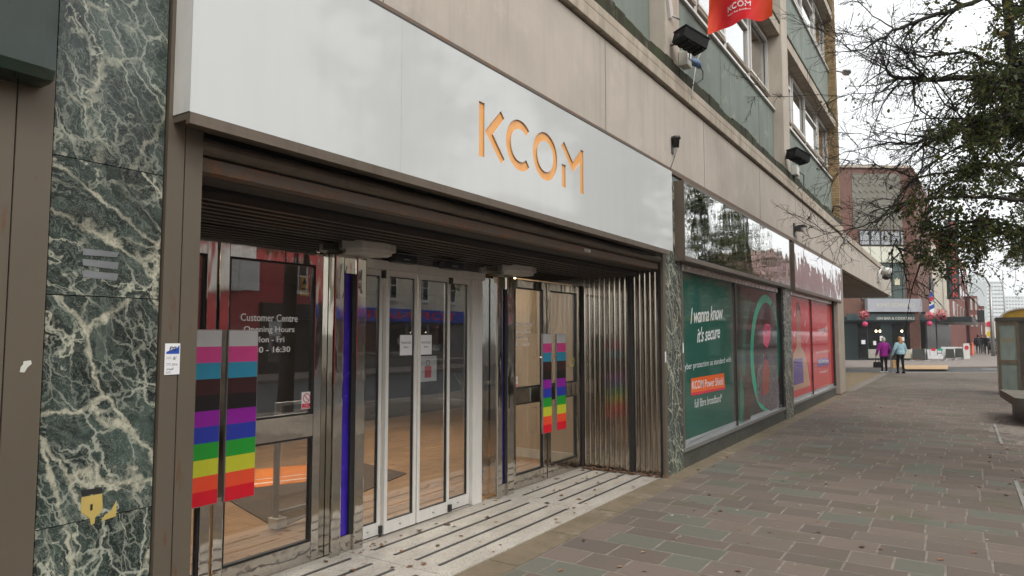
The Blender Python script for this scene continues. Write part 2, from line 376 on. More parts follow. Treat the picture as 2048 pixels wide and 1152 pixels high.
def mk_rust():
    t = NT('rusty shutter rail'); n = t.noise(t.sc(t.pos(), 4, 4, 30), 1.5, 7, .75); k = t.ramp(n, [(.48, 0.0), (.66, 1.0)])
    c = t.mix(k, c4(.17, .14, .115), t.ramp(t.noise(None, 30, 5), [(.3, c4(.14, .05, .018)), (.7, c4(.30, .13, .045))]))
    t.setp(Base_Color=c, Roughness=.7, Metallic=t.m('MULTIPLY_ADD', k, -.5, .5)); t.bump(n, .3, .004); return t.mat
MT['rust'] = mk_rust()
def mk_post():
    t = NT('brown post with rust'); P = t.pos(); sep = t.n('ShaderNodeSeparateXYZ'); t.l(P, sep.inputs[0])
    n = t.noise(t.sc(P, 9, 9, 1.6), 2.2, 7, .72); k = t.m('MULTIPLY', t.ramp(n, [(.60, 0.0), (.70, 1.0)]), .75)
    c = t.mix(t.noise(None, 2.5, 5), c4(.112, .091, .066), c4(.140, .115, .085)); c = t.mix(k, c, c4(.13, .055, .022))
    t.setp(Base_Color=c, Roughness=.5, Metallic=.25); t.bump(n, .08, .003); return t.mat
MT['post'] = mk_post()
def mk_terrazzo():
    t = NT('terrazzo'); v = t.n('ShaderNodeTexVoronoi', feature='F1'); t.l(t.pos(), v.inputs['Vector']); v.inputs['Scale'].default_value = 130
    sp = t.ramp(v.outputs['Color'], [(0, c4(.10, .085, .065)), (.12, c4(.34, .28, .22)), (.25, c4(.46, .43, .38)), (1, c4(.58, .555, .51))], 'CONSTANT')
    g = t.ramp(t.noise(t.sc(t.pos(), 1.6, .8, 1), 2.5, 7, .75), [(.36, 0.0), (.62, 1.0)])
    t.setp(Base_Color=t.mix(t.m('MULTIPLY', g, .55), sp, c4(.22, .19, .15)), Roughness=.5); return t.mat
MT['terrazzo'] = mk_terrazzo()
def mk_paver():
    t = NT('concrete paver'); r = t.rand()
    c = t.ramp(r, [(0, c4(.110, .080, .066)), (.16, c4(.150, .108, .088)), (.32, c4(.092, .070, .058)), (.46, c4(.128, .096, .080)), (.62, c4(.104, .074, .060)), (.76, c4(.104, .110, .087)), (.86, c4(.086, .091, .070)), (.93, c4(.140, .106, .086))], 'CONSTANT')
    c = t.mix(t.ramp(t.noise(None, 1.1, 5, .6), [(.3, 0.0), (.7, .35)]), c, c4(.080, .070, .054))
    c = t.mix(t.ramp(t.noise(None, 160, 2, .7), [(.35, 0.0), (.75, .55)]), c, c4(.21, .185, .155))
    sp = t.ramp(t.noise(None, 13, 1, .3), [(.775, 0.0), (.785, 1.0)]); c = t.mix(t.m('MULTIPLY', sp, .75), c, c4(.42, .40, .36))     # trodden gum and lichen spots
    mo = t.ramp(t.noise(None, .9, 5, .65), [(.55, 0.0), (.72, .55)]); c = t.mix(mo, c, c4(.075, .085, .035))
    t.setp(Base_Color=c, Roughness=.86, Specular_IOR_Level=.3); t.bump(t.noise(None, 220, 3, .7), .35, .003); return t.mat
MT['paver'] = mk_paver()
def mk_brick(name, c1, c2, mort, scale=1.0, plane='y'):
    t = NT(name); sep = t.n('ShaderNodeSeparateXYZ'); t.l(t.pos(), sep.inputs[0]); cb = t.n('ShaderNodeCombineXYZ')
    t.l(t.m('ADD', sep.outputs[0], sep.outputs[1]), cb.inputs[0]); t.l(sep.outputs[2], cb.inputs[1])
    b = t.n('ShaderNodeTexBrick'); t.l(cb.outputs[0], b.inputs['Vector']); b.inputs['Color1'].default_value = c1; b.inputs['Color2'].default_value = c2; b.inputs['Mortar'].default_value = mort
    b.inputs['Scale'].default_value = 1.0; b.inputs['Brick Width'].default_value = .225*scale; b.inputs['Row Height'].default_value = .075*scale; b.inputs['Mortar Size'].default_value = .010*scale; b.inputs['Mortar Smooth'].default_value = .3
    t.setp(Base_Color=t.mix(t.m('MULTIPLY', t.noise(None, 1.2, 5), .35), b.outputs['Color'], c4(.05, .035, .03)), Roughness=.85); t.bump(t.m('SUBTRACT', 1.0, b.outputs['Fac']), .4, .01); return t.mat
MT['brick_pub'] = mk_brick('brown brickwork', c4(.20, .075, .05), c4(.13, .05, .035), c4(.20, .15, .12))
MT['brick_red'] = mk_brick('painted red brickwork', c4(.55, .025, .04), c4(.44, .018, .03), c4(.55, .22, .20), 1.0)
MT['brick_far'] = mk_brick('far red brickwork', c4(.25, .055, .04), c4(.2, .045, .035), c4(.27, .16, .13))
def mk_buff():
    t = NT('buff brick'); r = t.rand()
    c = t.ramp(r, [(0, c4(.36, .245, .125)), (.3, c4(.43, .30, .16)), (.6, c4(.31, .205, .10)), (.85, c4(.40, .27, .14))], 'CONSTANT')
    c = t.mix(t.ramp(t.noise(None, 40, 4), [(.3, 0.0), (.8, .5)]), c, c4(.17, .11, .05))
    g = t.m('MULTIPLY', t.ramp(t.noise(t.sc(t.pos(), 1, 1, .4), 1.1, 5, .6), [(.52, 0.0), (.68, 1.0)]), .8)
    c = t.mix(g, c, c4(.10, .10, .03)); t.setp(Base_Color=c, Roughness=.88); t.bump(t.noise(None, 120, 3), .3, .004); return t.mat
MT['buff'] = mk_buff()
def mk_wood():
    t = NT('oak laminate'); n = t.noise(t.sc(t.pos(), 26, 2.2, 1), 1, 6, .65, .6)
    c = t.ramp(n, [(.25, c4(.20, .105, .045)), (.5, c4(.31, .175, .08)), (.78, c4(.40, .245, .125))])
    h = t.n('ShaderNodeHueSaturation'); t.l(c, h.inputs['Color']); t.l(t.m('MULTIPLY_ADD', t.rand(), .4, .8), h.inputs['Value'])
    t.setp(Base_Color=h.outputs[0], Roughness=.32); return t.mat
MT['wood'] = mk_wood()
def mk_cloth(name, c, var=.25, sc=14, rough=.85):
    t = NT(name); n = t.noise(None, sc, 5, .6); t.setp(Base_Color=t.ramp(n, [(.25, tuple(x*(1-var) for x in c[:3])+(1,)), (.75, tuple(min(1, x*(1+var)) for x in c[:3])+(1,))]), Roughness=rough, Specular_IOR_Level=.2); t.bump(n, .3, .01); return t.mat
MT['mat_brown'] = mk_cloth('brown coir mat', c4(.065, .042, .024), .4, 90)
MT['mat_orange'] = mk_cloth('orange floor mat', c4(.70, .19, .02), .08, 60)
MT['bark'] = mk_cloth('bark', c4(.030, .026, .021), .5, 30)
def mk_leaf():
    t = NT('leaf'); r = t.island()
    c = t.ramp(r, [(0, c4(.030, .048, .014)), (.35, c4(.055, .084, .021)), (.65, c4(.095, .122, .030)), (.88, c4(.14, .125, .035)), (1, c4(.15, .085, .028))])
    t.setp(Base_Color=c, Roughness=.5, Specular_IOR_Level=.3)
    tr = t.n('ShaderNodeBsdfTranslucent'); t.l(t.mix(.5, c, c4(.16, .19, .03)), tr.inputs[0]); mx = t.n('ShaderNodeMixShader'); mx.inputs[0].default_value = .3
    t.l(t.p.outputs[0], mx.inputs[1]); t.l(tr.outputs[0], mx.inputs[2]); t.l(mx.outputs[0], t.out.inputs[0]); return t.mat
MT['leaf'] = mk_leaf()
def mk_litter():
    t = NT('dead leaf'); r = t.island(); t.setp(Base_Color=t.ramp(r, [(0, c4(.05, .03, .02)), (.45, c4(.15, .07, .03)), (.82, c4(.22, .10, .05)), (1, c4(.30, .21, .11))]), Roughness=.7); return t.mat
MT['litter'] = mk_litter()
def col_mat(name, c, rough=.35, var=.04): return simple(name, c, rough, 0, var, 6)

# ================================================================= SETTING
g = MB().quad((-1500, -300, -.16), (1500, -300, -.16), (1500, 2500, -.16), (-1500, 2500, -.16)); structure('ground', g, simple('distant ground', c4(.12, .115, .105), .9))
road = MB().quad((4.45, -60, -.12), (13.5, -60, -.12), (13.5, 62, -.12), (4.45, 62, -.12)); structure('road', road, MT['asphalt'])
opp = MB().box(13.5, 17.0, -60, 62, -.15, .0); structure('opposite_pavement', opp, MT['far_paving'])
# junction road: lies across the view
A0, A1 = Vector((-4.28, 34.7, 0)), Vector((1.26, 39.2, 0)); B0, B1 = Vector((-4.86, 39.6, 0)), Vector((1.47, 45.2, 0))
def ext(p, q, a, b): d = (q-p).normalized(); return p-d*a, q+d*b
n0, n1 = ext(A0, A1, 40, 4.2); f0, f1 = ext(B0, B1, 40, 4.0)
jr = MB().quad((n0.x, n0.y, -.075), (n1.x, n1.y, -.075), (f1.x, f1.y, -.075), (f0.x, f0.y, -.075)); jro = structure('junction_road', jr, MT['asphalt'])
mk = MB(); d = (B1-B0).normalized(); s0 = B1-d*1.6+Vector((.5, -.8, 0))
mk.add([tuple(s0+Vector((0, 0, -.071))), tuple(s0+d*4+Vector((0, 0, -.071))), tuple(s0+d*4+Vector((.1, -.14, -.071))), tuple(s0+Vector((.1, -.14, -.071)))], [(0, 1, 2, 3)])
mk.build('road_marking', col_mat('road paint', c4(.6), .7, .2), jro)
fp = MB(); fp.prism([(f0.x, f0.y), (f1.x, f1.y), (f1.x+6, 140), (-90, 140)], lambda a, b, t: (a, b, t), -.15, .012)
fpo = structure('far_pavement', fp, MT['far_paving'])
tq = [az(1812, 738.5, .016), az(1896, 738.5, .016), az(1896, 730.5, .016), az(1800, 730.5, .016)]
MB().add(tq, [(0, 1, 2, 3)]).build('tactile_strip', MT['tactile'], fpo)
# near pavement: bed, margin strip, pavers
pv = MB(); pv.prism([(-3.06, -8), (4.3, -8), (4.3, 41.6), (-3.06, 35.6)], lambda a, b, t: (a, b, t), -.15, -.0022)
pave = structure('pavement', pv, MT['mortar'])
kb = MB(); kb.box(4.302, 4.45, -8, 41.7, -.15, .0); kb.build('kerb', MT['kerb'], pave)
pv2 = MB(); pv2.prism([(-18.7, 22.95), (-3.065, 22.95), (-3.065, 35.6)], lambda a, b, t: (a, b, t), -.15, -.002); pv2.build('corner_paving', mk_concrete('tan paving', c4(.22, .165, .10), .3, .15), pave)
for i in range(28):
    y0 = -2+i*.905
    if y0 > 22.8: break
    MB().box(-3.058, -2.79, y0+.004, y0+.901, -.10, .003+random.uniform(-.001, .0015)).build('margin_slab', MT['strip'], pave)
def unit_paver():
    i = .012
    mb = MB(); vs = [(0,0,-1),(1,0,-1),(1,1,-1),(0,1,-1),(0,0,-.12),(1,0,-.12),(1,1,-.12),(0,1,-.12),(i,i*1.6,0),(1-i,i*1.6,0),(1-i,1-i*1.6,0),(i,1-i*1.6,0)]
    fs = [(0,1,5,4),(1,2,6,5),(2,3,7,6),(3,0,4,7),(4,5,9,8),(5,6,10,9),(6,7,11,10),(7,4,8,11),(8,9,10,11)]
    return vs, fs
UV_, UF_ = unit_paver()
paver_me = MB().add(UV_, UF_).mesh('paver', MT['paver'])
rest = MB(); near = []
y = -1.0; row = 0
PITS = [(.46, 4.3, 7.9, 10.0), (.46, 4.3, 13.2, 16.1)]
while y < 41:
    dpt = random.choice([.215, .225, .30, .32, .33]); x = -2.785 - random.uniform(0, .2); first = True
    while x < 4.29:
        ln = random.choice([.30, .33, .42, .42, .43, .52]); x0, x1 = max(x, -2.785), min(x+ln, 4.29); x += ln
        if x1-x0 < .06: continue
        if y+dpt > 35.3+(x0+3)*.81-.3: continue
        if any(a < (x0+x1)/2 < b and c < y+dpt/2 < d_ for a, b, c, d_ in PITS): continue
        j = .0058; near.append((x0+j, x1-j, y+j, y+dpt-j, random.uniform(-.0006, .0012)))
    y += dpt
def frame_px(p):
    d_ = Vector(p)-EY; w_ = d_.dot(FW)
    return (PW/2+FPX*d_.dot(RT)/w_, PH/2-FPX*d_.dot(UP)/w_, w_) if w_ > .1 else (-1, -1, w_)
def vis(q): u, v, w_ = frame_px(((q[0]+q[1])/2, (q[2]+q[3])/2, 0)); return w_ > 0 and -20 < u < PW+20 and v < PH+20
near.sort(key=lambda q: (0 if vis(q) else 1, frame_px(((q[0]+q[1])/2, (q[2]+q[3])/2, 0))[2]))
for k, (x0, x1, y0, y1, dz) in enumerate(near):
    if k < 295:
        o = link('paver', paver_me, pave); o.location = (x0, y0, dz); o.scale = (x1-x0, y1-y0, .05); o.rotation_euler = (random.uniform(-.0012, .0012), random.uniform(-.0012, .0012), 0)
    else:
        rest.add([(x0+a*(x1-x0), y0+b*(y1-y0), dz+c*.05) for a, b, c in UV_], UF_)
tag(rest.build('paver_field', MT['paver'], pave), kind='stuff')
for a, b, c, d_ in PITS:
    pt = MB().box(a+.03, 2.6, c, d_, -.1, -.003); pt.build('tree_pit', MT['soil'], pave)
    MB().box(a-.012, a+.028, c, d_, -.1, .008).build('pit_edging', MT['kerb'], pave)

# ================================================================= OFFICE BUILDING ABOVE THE SHOPS
off = thing('office_building', 'concrete office block with green slate panels above the shop fronts', 'building', (-3, 10, 0))
FXC = -2.98
YE = 22.9
MB().box(-3.6, FXC, -6, YE, 3.80, 4.765).build('concrete_fascia', MT['concrete'], off)
for i, yy in enumerate([-3.4, -.2, 3.05, 6.3, 9.55, 12.8, 16.05, 19.3]):     # vertical casting joints
    MB().box(FXC-.02, FXC+.002, yy, yy+.006, 3.802, 4.763).build('casting_joint', MT['plinth'], off)
MB().box(-3.6, -2.975, -6, YE, 3.735, 3.798).build('drip_channel', MT['rust'], off)
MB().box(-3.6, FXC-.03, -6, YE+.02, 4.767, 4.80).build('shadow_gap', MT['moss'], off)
MB().bbox(-3.6, -2.93, -6, YE+.33, 4.932, 5.03, .012).build('ledge_cap', MT['ledge'], off); MB().bbox(-3.6, -2.931, -6, YE+.03, 4.802, 4.931, .008).build('ledge', MT['ledge'], off)
ms = MB()
for i in range(116):
    y0 = -6+i*.25; h_ = .15+.07*mnoise.noise((y0*.9, 3, 1))+.025*random.random()
    ms.box(-3.3, -2.942-random.uniform(0, .012), y0, y0+.251, 5.031, 5.031+max(.02, h_))
ms.build('moss_line', MT['moss'], off)
MB().box(-12, -3.75, -6, YE-.2, 3.0, 15.5).build('core_wall', MT['blind'], off)
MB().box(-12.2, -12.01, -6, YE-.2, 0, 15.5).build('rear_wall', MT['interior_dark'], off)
COLS = [(-.7, -.1), (8.04, 8.56), (15.0, 15.6), (22.8, 23.2)]
Z0 = 5.04; SPX = -3.175
FLO = [(5.05, 6.47, 8.10, 8.37), (8.40, 9.90, 11.52, 11.79), (11.82, 13.32, 14.9, 15.2)]      # spandrel foot, sill, beam foot, beam top
for (a, b) in COLS[1:3]: MB().bbox(-3.6, -2.965, a, b, Z0, 15.5, .015).build('concrete_column', MT['column'], off)
TIM = simple('weathered timber', c4(.24, .19, .14), .7)
for bi in range(3):
    ya, yb = COLS[bi][1], COLS[bi+1][0]
    for fl_, (zf, zs, zh, zt) in enumerate(FLO):
        if bi == 0 and fl_ > 0: continue
        n = 5; wd = (yb-ya)/n
        for k in range(n):
            if bi == 0 and k < 2: continue
            MB().box(-3.5, SPX+random.uniform(-.003, .003), ya+k*wd+.004, ya+(k+1)*wd-.004, zf, zs).build('spandrel_panel', MT['spandrel'], off)
        MB().bbox(-3.6, SPX+.05, ya+.003, yb-.003, zs+.003, zs+.05, .008).build('sill', MT['white_metal'], off)
        MB().box(-3.7, -3.0, ya+.003, yb-.003, zh, zt-.03).build('head_beam', MT['ledge'], off)
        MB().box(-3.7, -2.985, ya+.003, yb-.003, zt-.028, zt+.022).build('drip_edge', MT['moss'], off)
        if bi == 0: continue
        nw = 4; ww = (yb-ya)/nw
        for k in range(nw):
            y0, y1 = ya+k*ww+.006, ya+(k+1)*ww-.006; z0, z1 = zs+.053, zh-.003; wx = -3.30
            wn = MB().frame(wx-.05, wx+.04, y0, y1, z0, z1, .055, .055, .045).build('window', MT['white_metal'], off)
            MB().box(wx-.035, wx+.07, y0+.057, y1-.057, z0+.25, z0+.31).build('transom', TIM, wn)
            MB().box(wx-.008, wx-.002, y0+.057, y1-.057, z0+.047, z0+.248).build('pane', MT['glass_window'], wn)
            MB().box(wx-.008, wx-.002, y0+.057, y1-.057, z0+.312, z1-.057).build('pane', MT['glass_window'], wn)
            if k % 2 == 1: MB().frame(wx+.01, wx+.065, y0+.08, y1-.08, z0+.34, z1-.09, .045, .045, .045).build('casement', MT['white_metal'], wn)
            else: MB().box(wx-.001, wx+.05, y0+.057, y1-.057, z1-.46, z1-.40).build('glazing_bar', MT['white_metal'], wn)
            MB().box(-3.64, -3.62, y0, y1, z0+random.choice([.4, .7, .2, 1.0]), z1).build('blind', MT['blind'], wn)
# buff brick pier at the corner: bricks one by one on the face towards the street
pier = MB().box(-3.6, -2.975, 22.81, 23.2, Z0, 15.5).build('brick_pier', simple('buff mortar', c4(.11, .075, .04), .95), off)
bks = MB().box(0, .218, -.012, .1, 0, .066).mesh('brick', MT['buff']); bkh = MB().box(0, .1, -.012, .1, 0, .066).mesh('brick', MT['buff'])
for r_ in range(int((12.7-Z0)/.0765)):
    z = Z0+.012+r_*.0765
    for me, x_ in (((bks, -2.963-.218), (bkh, -2.963-.218-.11)) if r_ % 2 else ((bkh, -2.963-.1), (bks, -2.963-.1-.228))):
        o = link('brick', me, pier); o.location = Vector((x_+random.uniform(-.002, .002), 22.81+random.uniform(-.003, .002), z))-origin(off)
MB().tube([(-3.2, 22.77, 5.35), (-3.12, 22.72, 5.62), (-2.97, 22.72, 5.64), (-2.9, 22.78, 5.55)], .022, 6).build('cable_loop', MT['black'], off)
MB().box(-11.9, -3.61, 22.95, 23.15, 5.1, 15.5).build('gable_wall', MT['brick_far'], off)

# canopy over the corner
can = thing('corner_canopy', 'pale stained concrete canopy jutting out past the end pillar at the corner', 'canopy', (-5, 30, 0))
MB().box(-9, -2.965, YE+.04, 40.6, 3.72, 4.72).build('canopy_slab', MT['canopy'], can)
MB().bbox(-9, -2.925, YE+.04, 40.66, 4.722, 4.925, .012).build('canopy_coping', MT['ledge'], can)
MB().box(-8.9, -3.1, YE+.1, 40.4, 3.66, 3.719).build('soffit', MT['soffit'], can)
for yy in (26.5, 33):
    MB().tube([(-8.6, yy, 0), (-8.6, yy, 3.66)], .14, 12).build('support', MT['pier_end'], can)

# ================================================================= SHOP FRONTS
# marble pillars
def marble(label, y0, y1, zs, x0=-3.3, x1=-3.0, gr='green marble pillars'):
    t = thing('marble_pillar', label, 'pillar', ((x0+x1)/2, (y0+y1)/2, 0), group=gr)
    for a, b in zip(zs, zs[1:]): MB().box(x0, x1, y0, y1, a+.002, b-.002).build('marble_slab', MT['marble'], t)
    return t
marble('tall green marble pillar with cream veins beside the brown post', 1.235, 1.685, [0, .95, 1.86, 2.42, 3.73])
marble('narrow green marble pillar between the entrance and the green window poster', 7.985, 8.54, [0, 1.46, 2.6, 3.73])
marble('thin green marble pillar between the green and the red window posters', 14.56, 15.33, [0, 1.5, 2.62, 3.73], x1=-2.985)
MB().box(-12, -3.31, 14.45, 14.6, 0, 3.0).build('party_wall', MT['interior_dark'], off)
# brown posts
def post(label, y0, y1, z1, two=True, x1=-2.985, rust=False):
    t = thing('steel_post', label, 'post', (-3.05, (y0+y1)/2, 0), group='brown metal posts'); ym = (y0*.52+y1*.48)
    if two:
        MB().box(-3.25, x1, y0, ym-.0025, 0, z1).build('post_face', MT['post'], t); MB().box(-3.25, x1+.002, ym+.0025, y1, 0, z1).build('post_face', MT['post'], t)
        MB().box(-3.25, x1-.012, ym-.0024, ym+.0024, 0, z1).build('joint', MT['black'], t)
    else: MB().box(-3.02, x1, y0, y1, 0, z1).build('post_face', MT['post'], t)
    return t
post('brown metal post with a white sticker beside the marble pillar', 1.695, 1.865, 3.73)
post('brown metal post under the green sign box at the picture edge', .98, 1.225, 2.8)
t = post('rusty slim metal post at the far end of the entrance', 7.885, 7.975, 2.69, False, -2.99)
MB().box(-3.03, -2.985, 7.88, 7.98, .0, .035).build('rusted_foot', MT['rust'], t)
# neighbour's dark green sign box
t = thing('neighbour_sign', 'glossy dark green sign box with rounded lower corner above brown post', 'sign', (-2.9, .6, 2.7))
MB().bbox(-3.2, -2.86, -2.5, 1.185, 2.66, 3.72, .05).build('sign_box', simple('dark green gloss', c4(.014, .026, .018), .09, 0, .5, 2), t)
# sticker, tapes
t = thing('sticker', 'white and blue service sticker on the brown post', 'sticker', (-2.98, 1.75, 1.52))
MB().box(-2.9828, -2.9815, 1.712, 1.783, 1.522, 1.662).build('paper', MT['paper'], t)
MB().add([(-2.981, 1.718, 1.615), (-2.981, 1.779, 1.615), (-2.981, 1.779, 1.655), (-2.981, 1.768, 1.642), (-2.981, 1.718, 1.625)], [(0, 1, 2, 3, 4)]).build('blue_band', MT['blue_ink'], t)
fac_text(MB(), 'EYS', -2.9803, 1.731, 1.765, 1.627, 1.648, shear=.25, off=.03).build('lettering', simple('dark navy print', c4(.012, .012, .06)), t)
hw = MB()
for s_, a, b, c, d_ in (('2016', 1.745, 1.772, 1.562, 1.572), ('mall', 1.721, 1.755, 1.542, 1.553), ('8/', 1.75, 1.768, 1.588, 1.603)): fac_text(hw, s_, -2.981, a, b, c, d_, shear=.2)
for z in (1.6, 1.593, 1.572, 1.565, 1.534, 1.529): hw.box(-2.9812, -2.981, 1.719, 1.742, z, z+.0012)
hw.build('handwriting', MT['ink'], t)
for i, (z0, ttl) in enumerate([(2.028, 'uppermost'), (1.985, 'middle'), (1.937, 'lowest')]):
    m = MB(); m.prism([(1.362+i*.002, z0), (1.502+random.uniform(-.01, .006), z0+random.uniform(-.006, .004)), (1.505, z0+.024), (1.36, z0+.027)], lambda a, b, t: (t, a, b), -2.9995, -2.9985)
    single('tape_strip', m, simple('grey tape', c4(.16, .165, .17), .5) if i == 0 else bpy.data.materials['grey tape'], f'{ttl} of three grey tape strips on the tall marble pillar', 'tape', 'grey tape strips')
t = thing('torn_sticker', 'torn yellow sticker with a black bar low on the tall marble pillar', 'sticker', (-2.998, 1.47, .93))
yel = simple('faded yellow vinyl', c4(.46, .34, .10), .5, 0, .1)
m = MB(); m.prism([(1.395, 1.045), (1.475, 1.045), (1.48, .985), (1.47, .965), (1.452, .955), (1.45, .93), (1.437, .925), (1.43, .955), (1.396, .985)], lambda a, b, t: (t, a, b), -2.9995, -2.9985); m.build('vinyl', yel, t)
m = MB(); m.prism([(1.475, .933), (1.535, .94), (1.535, 1.005), (1.512, .965), (1.49, .955)], lambda a, b, t: (t, a, b), -2.9995, -2.9985); m.build('vinyl_scrap', yel, t)
MB().box(-2.9984, -2.998, 1.394, 1.474, 1.05, 1.072).build('black_bar', MT['ink'], t)
fac_text(MB(), '1', -2.998, 1.43, 1.44, .985, 1.01).build('lettering', MT['ink'], t)
m = MB(); m.prism([(1.16, 1.60), (1.185, 1.603), (1.188, 1.590), (1.175, 1.577), (1.165, 1.558), (1.150, 1.560), (1.153, 1.580), (1.16, 1.588)], lambda a, b, t: (t, a, b), -2.985, -2.981); single('label_remnant', m, MT['pale_plastic'], 'torn white label remnant on the brown post at the picture edge', 'label')

# ---------------------------------------------------------------- the white shop sign with cut-out letters
SX = -2.85; SY0, SY1, SZ0, SZ1 = 1.713, 7.86, 2.70, 3.672
sign = thing('shop_sign', 'long white gloss sign with orange cut-out letters over the entrance', 'sign', (-2.95, 4.8, 2.7))
def sign_face():
    cu = bpy.data.curves.new('face', 'CURVE'); cu.dimensions = '2D'; cu.fill_mode = 'BOTH'; cu.extrude = .003; cu.resolution_u = 1
    def spl(p):
        s_ = cu.splines.new('POLY'); s_.points.add(len(p)-1)
        for q, (a, b) in zip(s_.points, p): q.co = (a, b, 0, 1)
        s_.use_cyclic_u = True
    spl([(SY0, SZ0), (SY1, SZ0), (SY1, SZ1), (SY0, SZ1)])
    for k, p in LOGO.items():
        if k == 'O': spl(p[0]); spl(p[1])
        else: spl(p)
    o = bpy.data.objects.new('face', cu); col.objects.link(o); bpy.context.view_layer.update()
    me = o.evaluated_get(bpy.context.evaluated_depsgraph_get()).to_mesh()
    mb = MB(); mb.add([(SX+v.co.z-.003, v.co.x, v.co.y) for v in me.vertices], [list(p.vertices) for p in me.polygons])
    o.to_mesh_clear(); bpy.data.objects.remove(o); bpy.data.curves.remove(cu); return mb
sign_face().build('face_panel', MT['sign'], sign)
for k, p in LOGO.items():
    if k in ('K1', 'M1'): continue
    ps = {'K2': [LOGO['K1'], LOGO['K2']], 'M2': [LOGO['M1'], LOGO['M2']]}.get(k, [p])
    m = MB(); ys = [a for q in ps for a, b in (q[0] if k == 'O' else q)]
    m.box(SX-.0125, SX-.011, min(ys)-.006, max(ys)+.006, 2.97, 3.41); m.build('letter', MT['orange'], sign)
MB().box(-3.0, SX-.014, SY0, SY1, SZ0+.004, SZ1).build('backing_box', MT['white_metal'], sign)
for a, b in ((SY0, SY0+.004), (SY1-.004, SY1)): MB().box(SX-.0138, SX-.0062, a, b, SZ0+.004, SZ1).build('return_panel', MT['white_metal'], sign)
MB().box(-3.0, SX-.001, SY0+.003, SY1-.10, SZ0-.03, SZ0-.0005).build('underside_trim', MT['brown'], sign)
MB().box(SX-.03, SX-.0005, SY0+.0015, SY1-.09, SZ0-.052, SZ0-.0305).build('lip', MT['brown'], sign)
for yy in (2.35, 3.35, 4.4, 5.5, 6.6, 7.3): MB().lathe((-2.9, yy, SZ0-.036), [(.008, 0), (.008, .006)], 8).build('bolt', MT['brown_dark'], sign)
for yy in (3.09, 6.55): MB().box(SX-.0005, SX+.0004, yy, yy+.0025, SZ0, SZ1).build('panel_seam', simple('seam', c4(.40, .41, .40), .3) if yy < 4 else bpy.data.materials['seam'], sign)
MB().box(-3.0, -2.9, SY0, SY1, SZ1+.002, SZ1+.05).build('top_channel', MT['brown_dark'], sign)

# ---------------------------------------------------------------- roller shutter head
sh = thing('roller_shutter', 'raised brown roller shutter with rusty bottom rail above the entrance', 'roller shutter', (-3.2, 4.9, 2.45))
YS0, YS1 = 1.87, 7.88
MB().box(-3.55, -3.09, YS0, YS1, 2.575, 3.6).build('housing', MT['brown_dark'], sh)
m = MB()
prof = [(-3.085, 2.662), (-3.04, 2.660), (-3.012, 2.645), (-3.0, 2.625), (-3.0, 2.608), (-3.012, 2.588), (-3.04, 2.574), (-3.085, 2.572)]
m.prism(prof, lambda a, b, t: (a, t, b), YS0, YS1); m.build('moulding', simple('dull bronze moulding', c4(.145, .120, .095), .38, .3, .15, 3, dirt=.4), sh)
MB().box(-3.06, -3.05, YS0, YS1, 2.495, 2.562).build('bottom_rail', MT['rust'], sh)
MB().box(-3.13, -3.061, YS0, YS1, 2.495, 2.505).build('rail_flange', MT['rust'], sh)
for i in range(7):
    xx = -3.14-i*.024; m = MB(); m.prism([(xx, 2.50), (xx-.010, 2.488), (xx-.021, 2.488), (xx-.021, 2.50)], lambda a, b, t: (a, t, b), YS0, YS1); m.build('slat', MT['brown_dark'], sh)
MB().box(-3.045, -3.043, 5.93, 6.06, 2.515, 2.545).build('maker_plate', MT['pale_plastic'], sh)
fac_text(MB(), 'EYS', -3.0425, 5.965, 6.005, 2.521, 2.539, off=.02).build('lettering', MT['ink'], sh)
for xx in (-3.42,):
    MB().box(xx-.02, xx+.02, YS0, YS0+.03, 0, 2.45).build('guide_rail', MT['black'], sh); MB().box(xx-.035, xx+.012, 7.885, 7.925, 0.01, 2.45).build('guide_rail', MT['black'], sh)
# porch ceiling of brown slats
pc = MB().box(-4.3, -3.32, YS0, 7.95, 2.47, 2.56).build('porch_ceiling', MT['black'], off)
i = 0; xx = -3.345
while xx > -4.09:
    MB().box(xx-.044, xx, YS0, 7.93, 2.428+(.012 if i % 2 else 0), 2.469).build('slat', MT['brown_dark'], pc); xx -= .056; i += 1
MB().box(-4.25, -4.1, YS0, 7.95, 2.335, 2.4685).build('head_panel', MT['chrome'], off)
MB().box(-4.3, -3.26, YS0-.02, YS0-.002, 0, 2.6).build('porch_side', MT['chrome'], off)

# ---------------------------------------------------------------- doors
DX = -4.15
PRIDE = [('white', c4(.62)), ('pink', c4(.75, .07, .30)), ('sky blue', c4(.03, .30, .47)), ('brown', c4(.045, .012, .012)), ('black', c4(.008)), ('purple', c4(.28, .01, .33)), ('blue', c4(.02, .04, .36)), ('green', c4(.015, .30, .03)), ('yellow', c4(.52, .53, .03)), ('orange red', c4(.75, .07, .025)), ('red', c4(.62, .005, .02))]
PM = [col_mat(n_+' stripe', c_, .4) for n_, c_ in PRIDE]
PH_ = [.105, .105, .105, .105, .10, .10, .105, .105, .105, .095, .09]
def handle(parent, y0, y1, ztop, zbot):
    hx = DX+.09
    h_ = MB().bbox(hx, hx+.022, y0, y1, zbot, ztop, .003).build('pull_handle', MT['grey_metal'], parent)
    z = ztop-.006; tot = sum(PH_); k = (ztop-zbot-.012)/tot
    for mt, hh in zip(PM, PH_): MB().box(hx+.0223, hx+.0245, y0+.005, y1-.005, z-hh*k, z).build('stripe', mt, h_); z -= hh*k
    for zz in (ztop-.28, zbot+.28): MB().tube([(DX+.02, (y0+y1)/2, zz), (hx, (y0+y1)/2, zz)], .012, 8).build('standoff', MT['chrome'], h_)
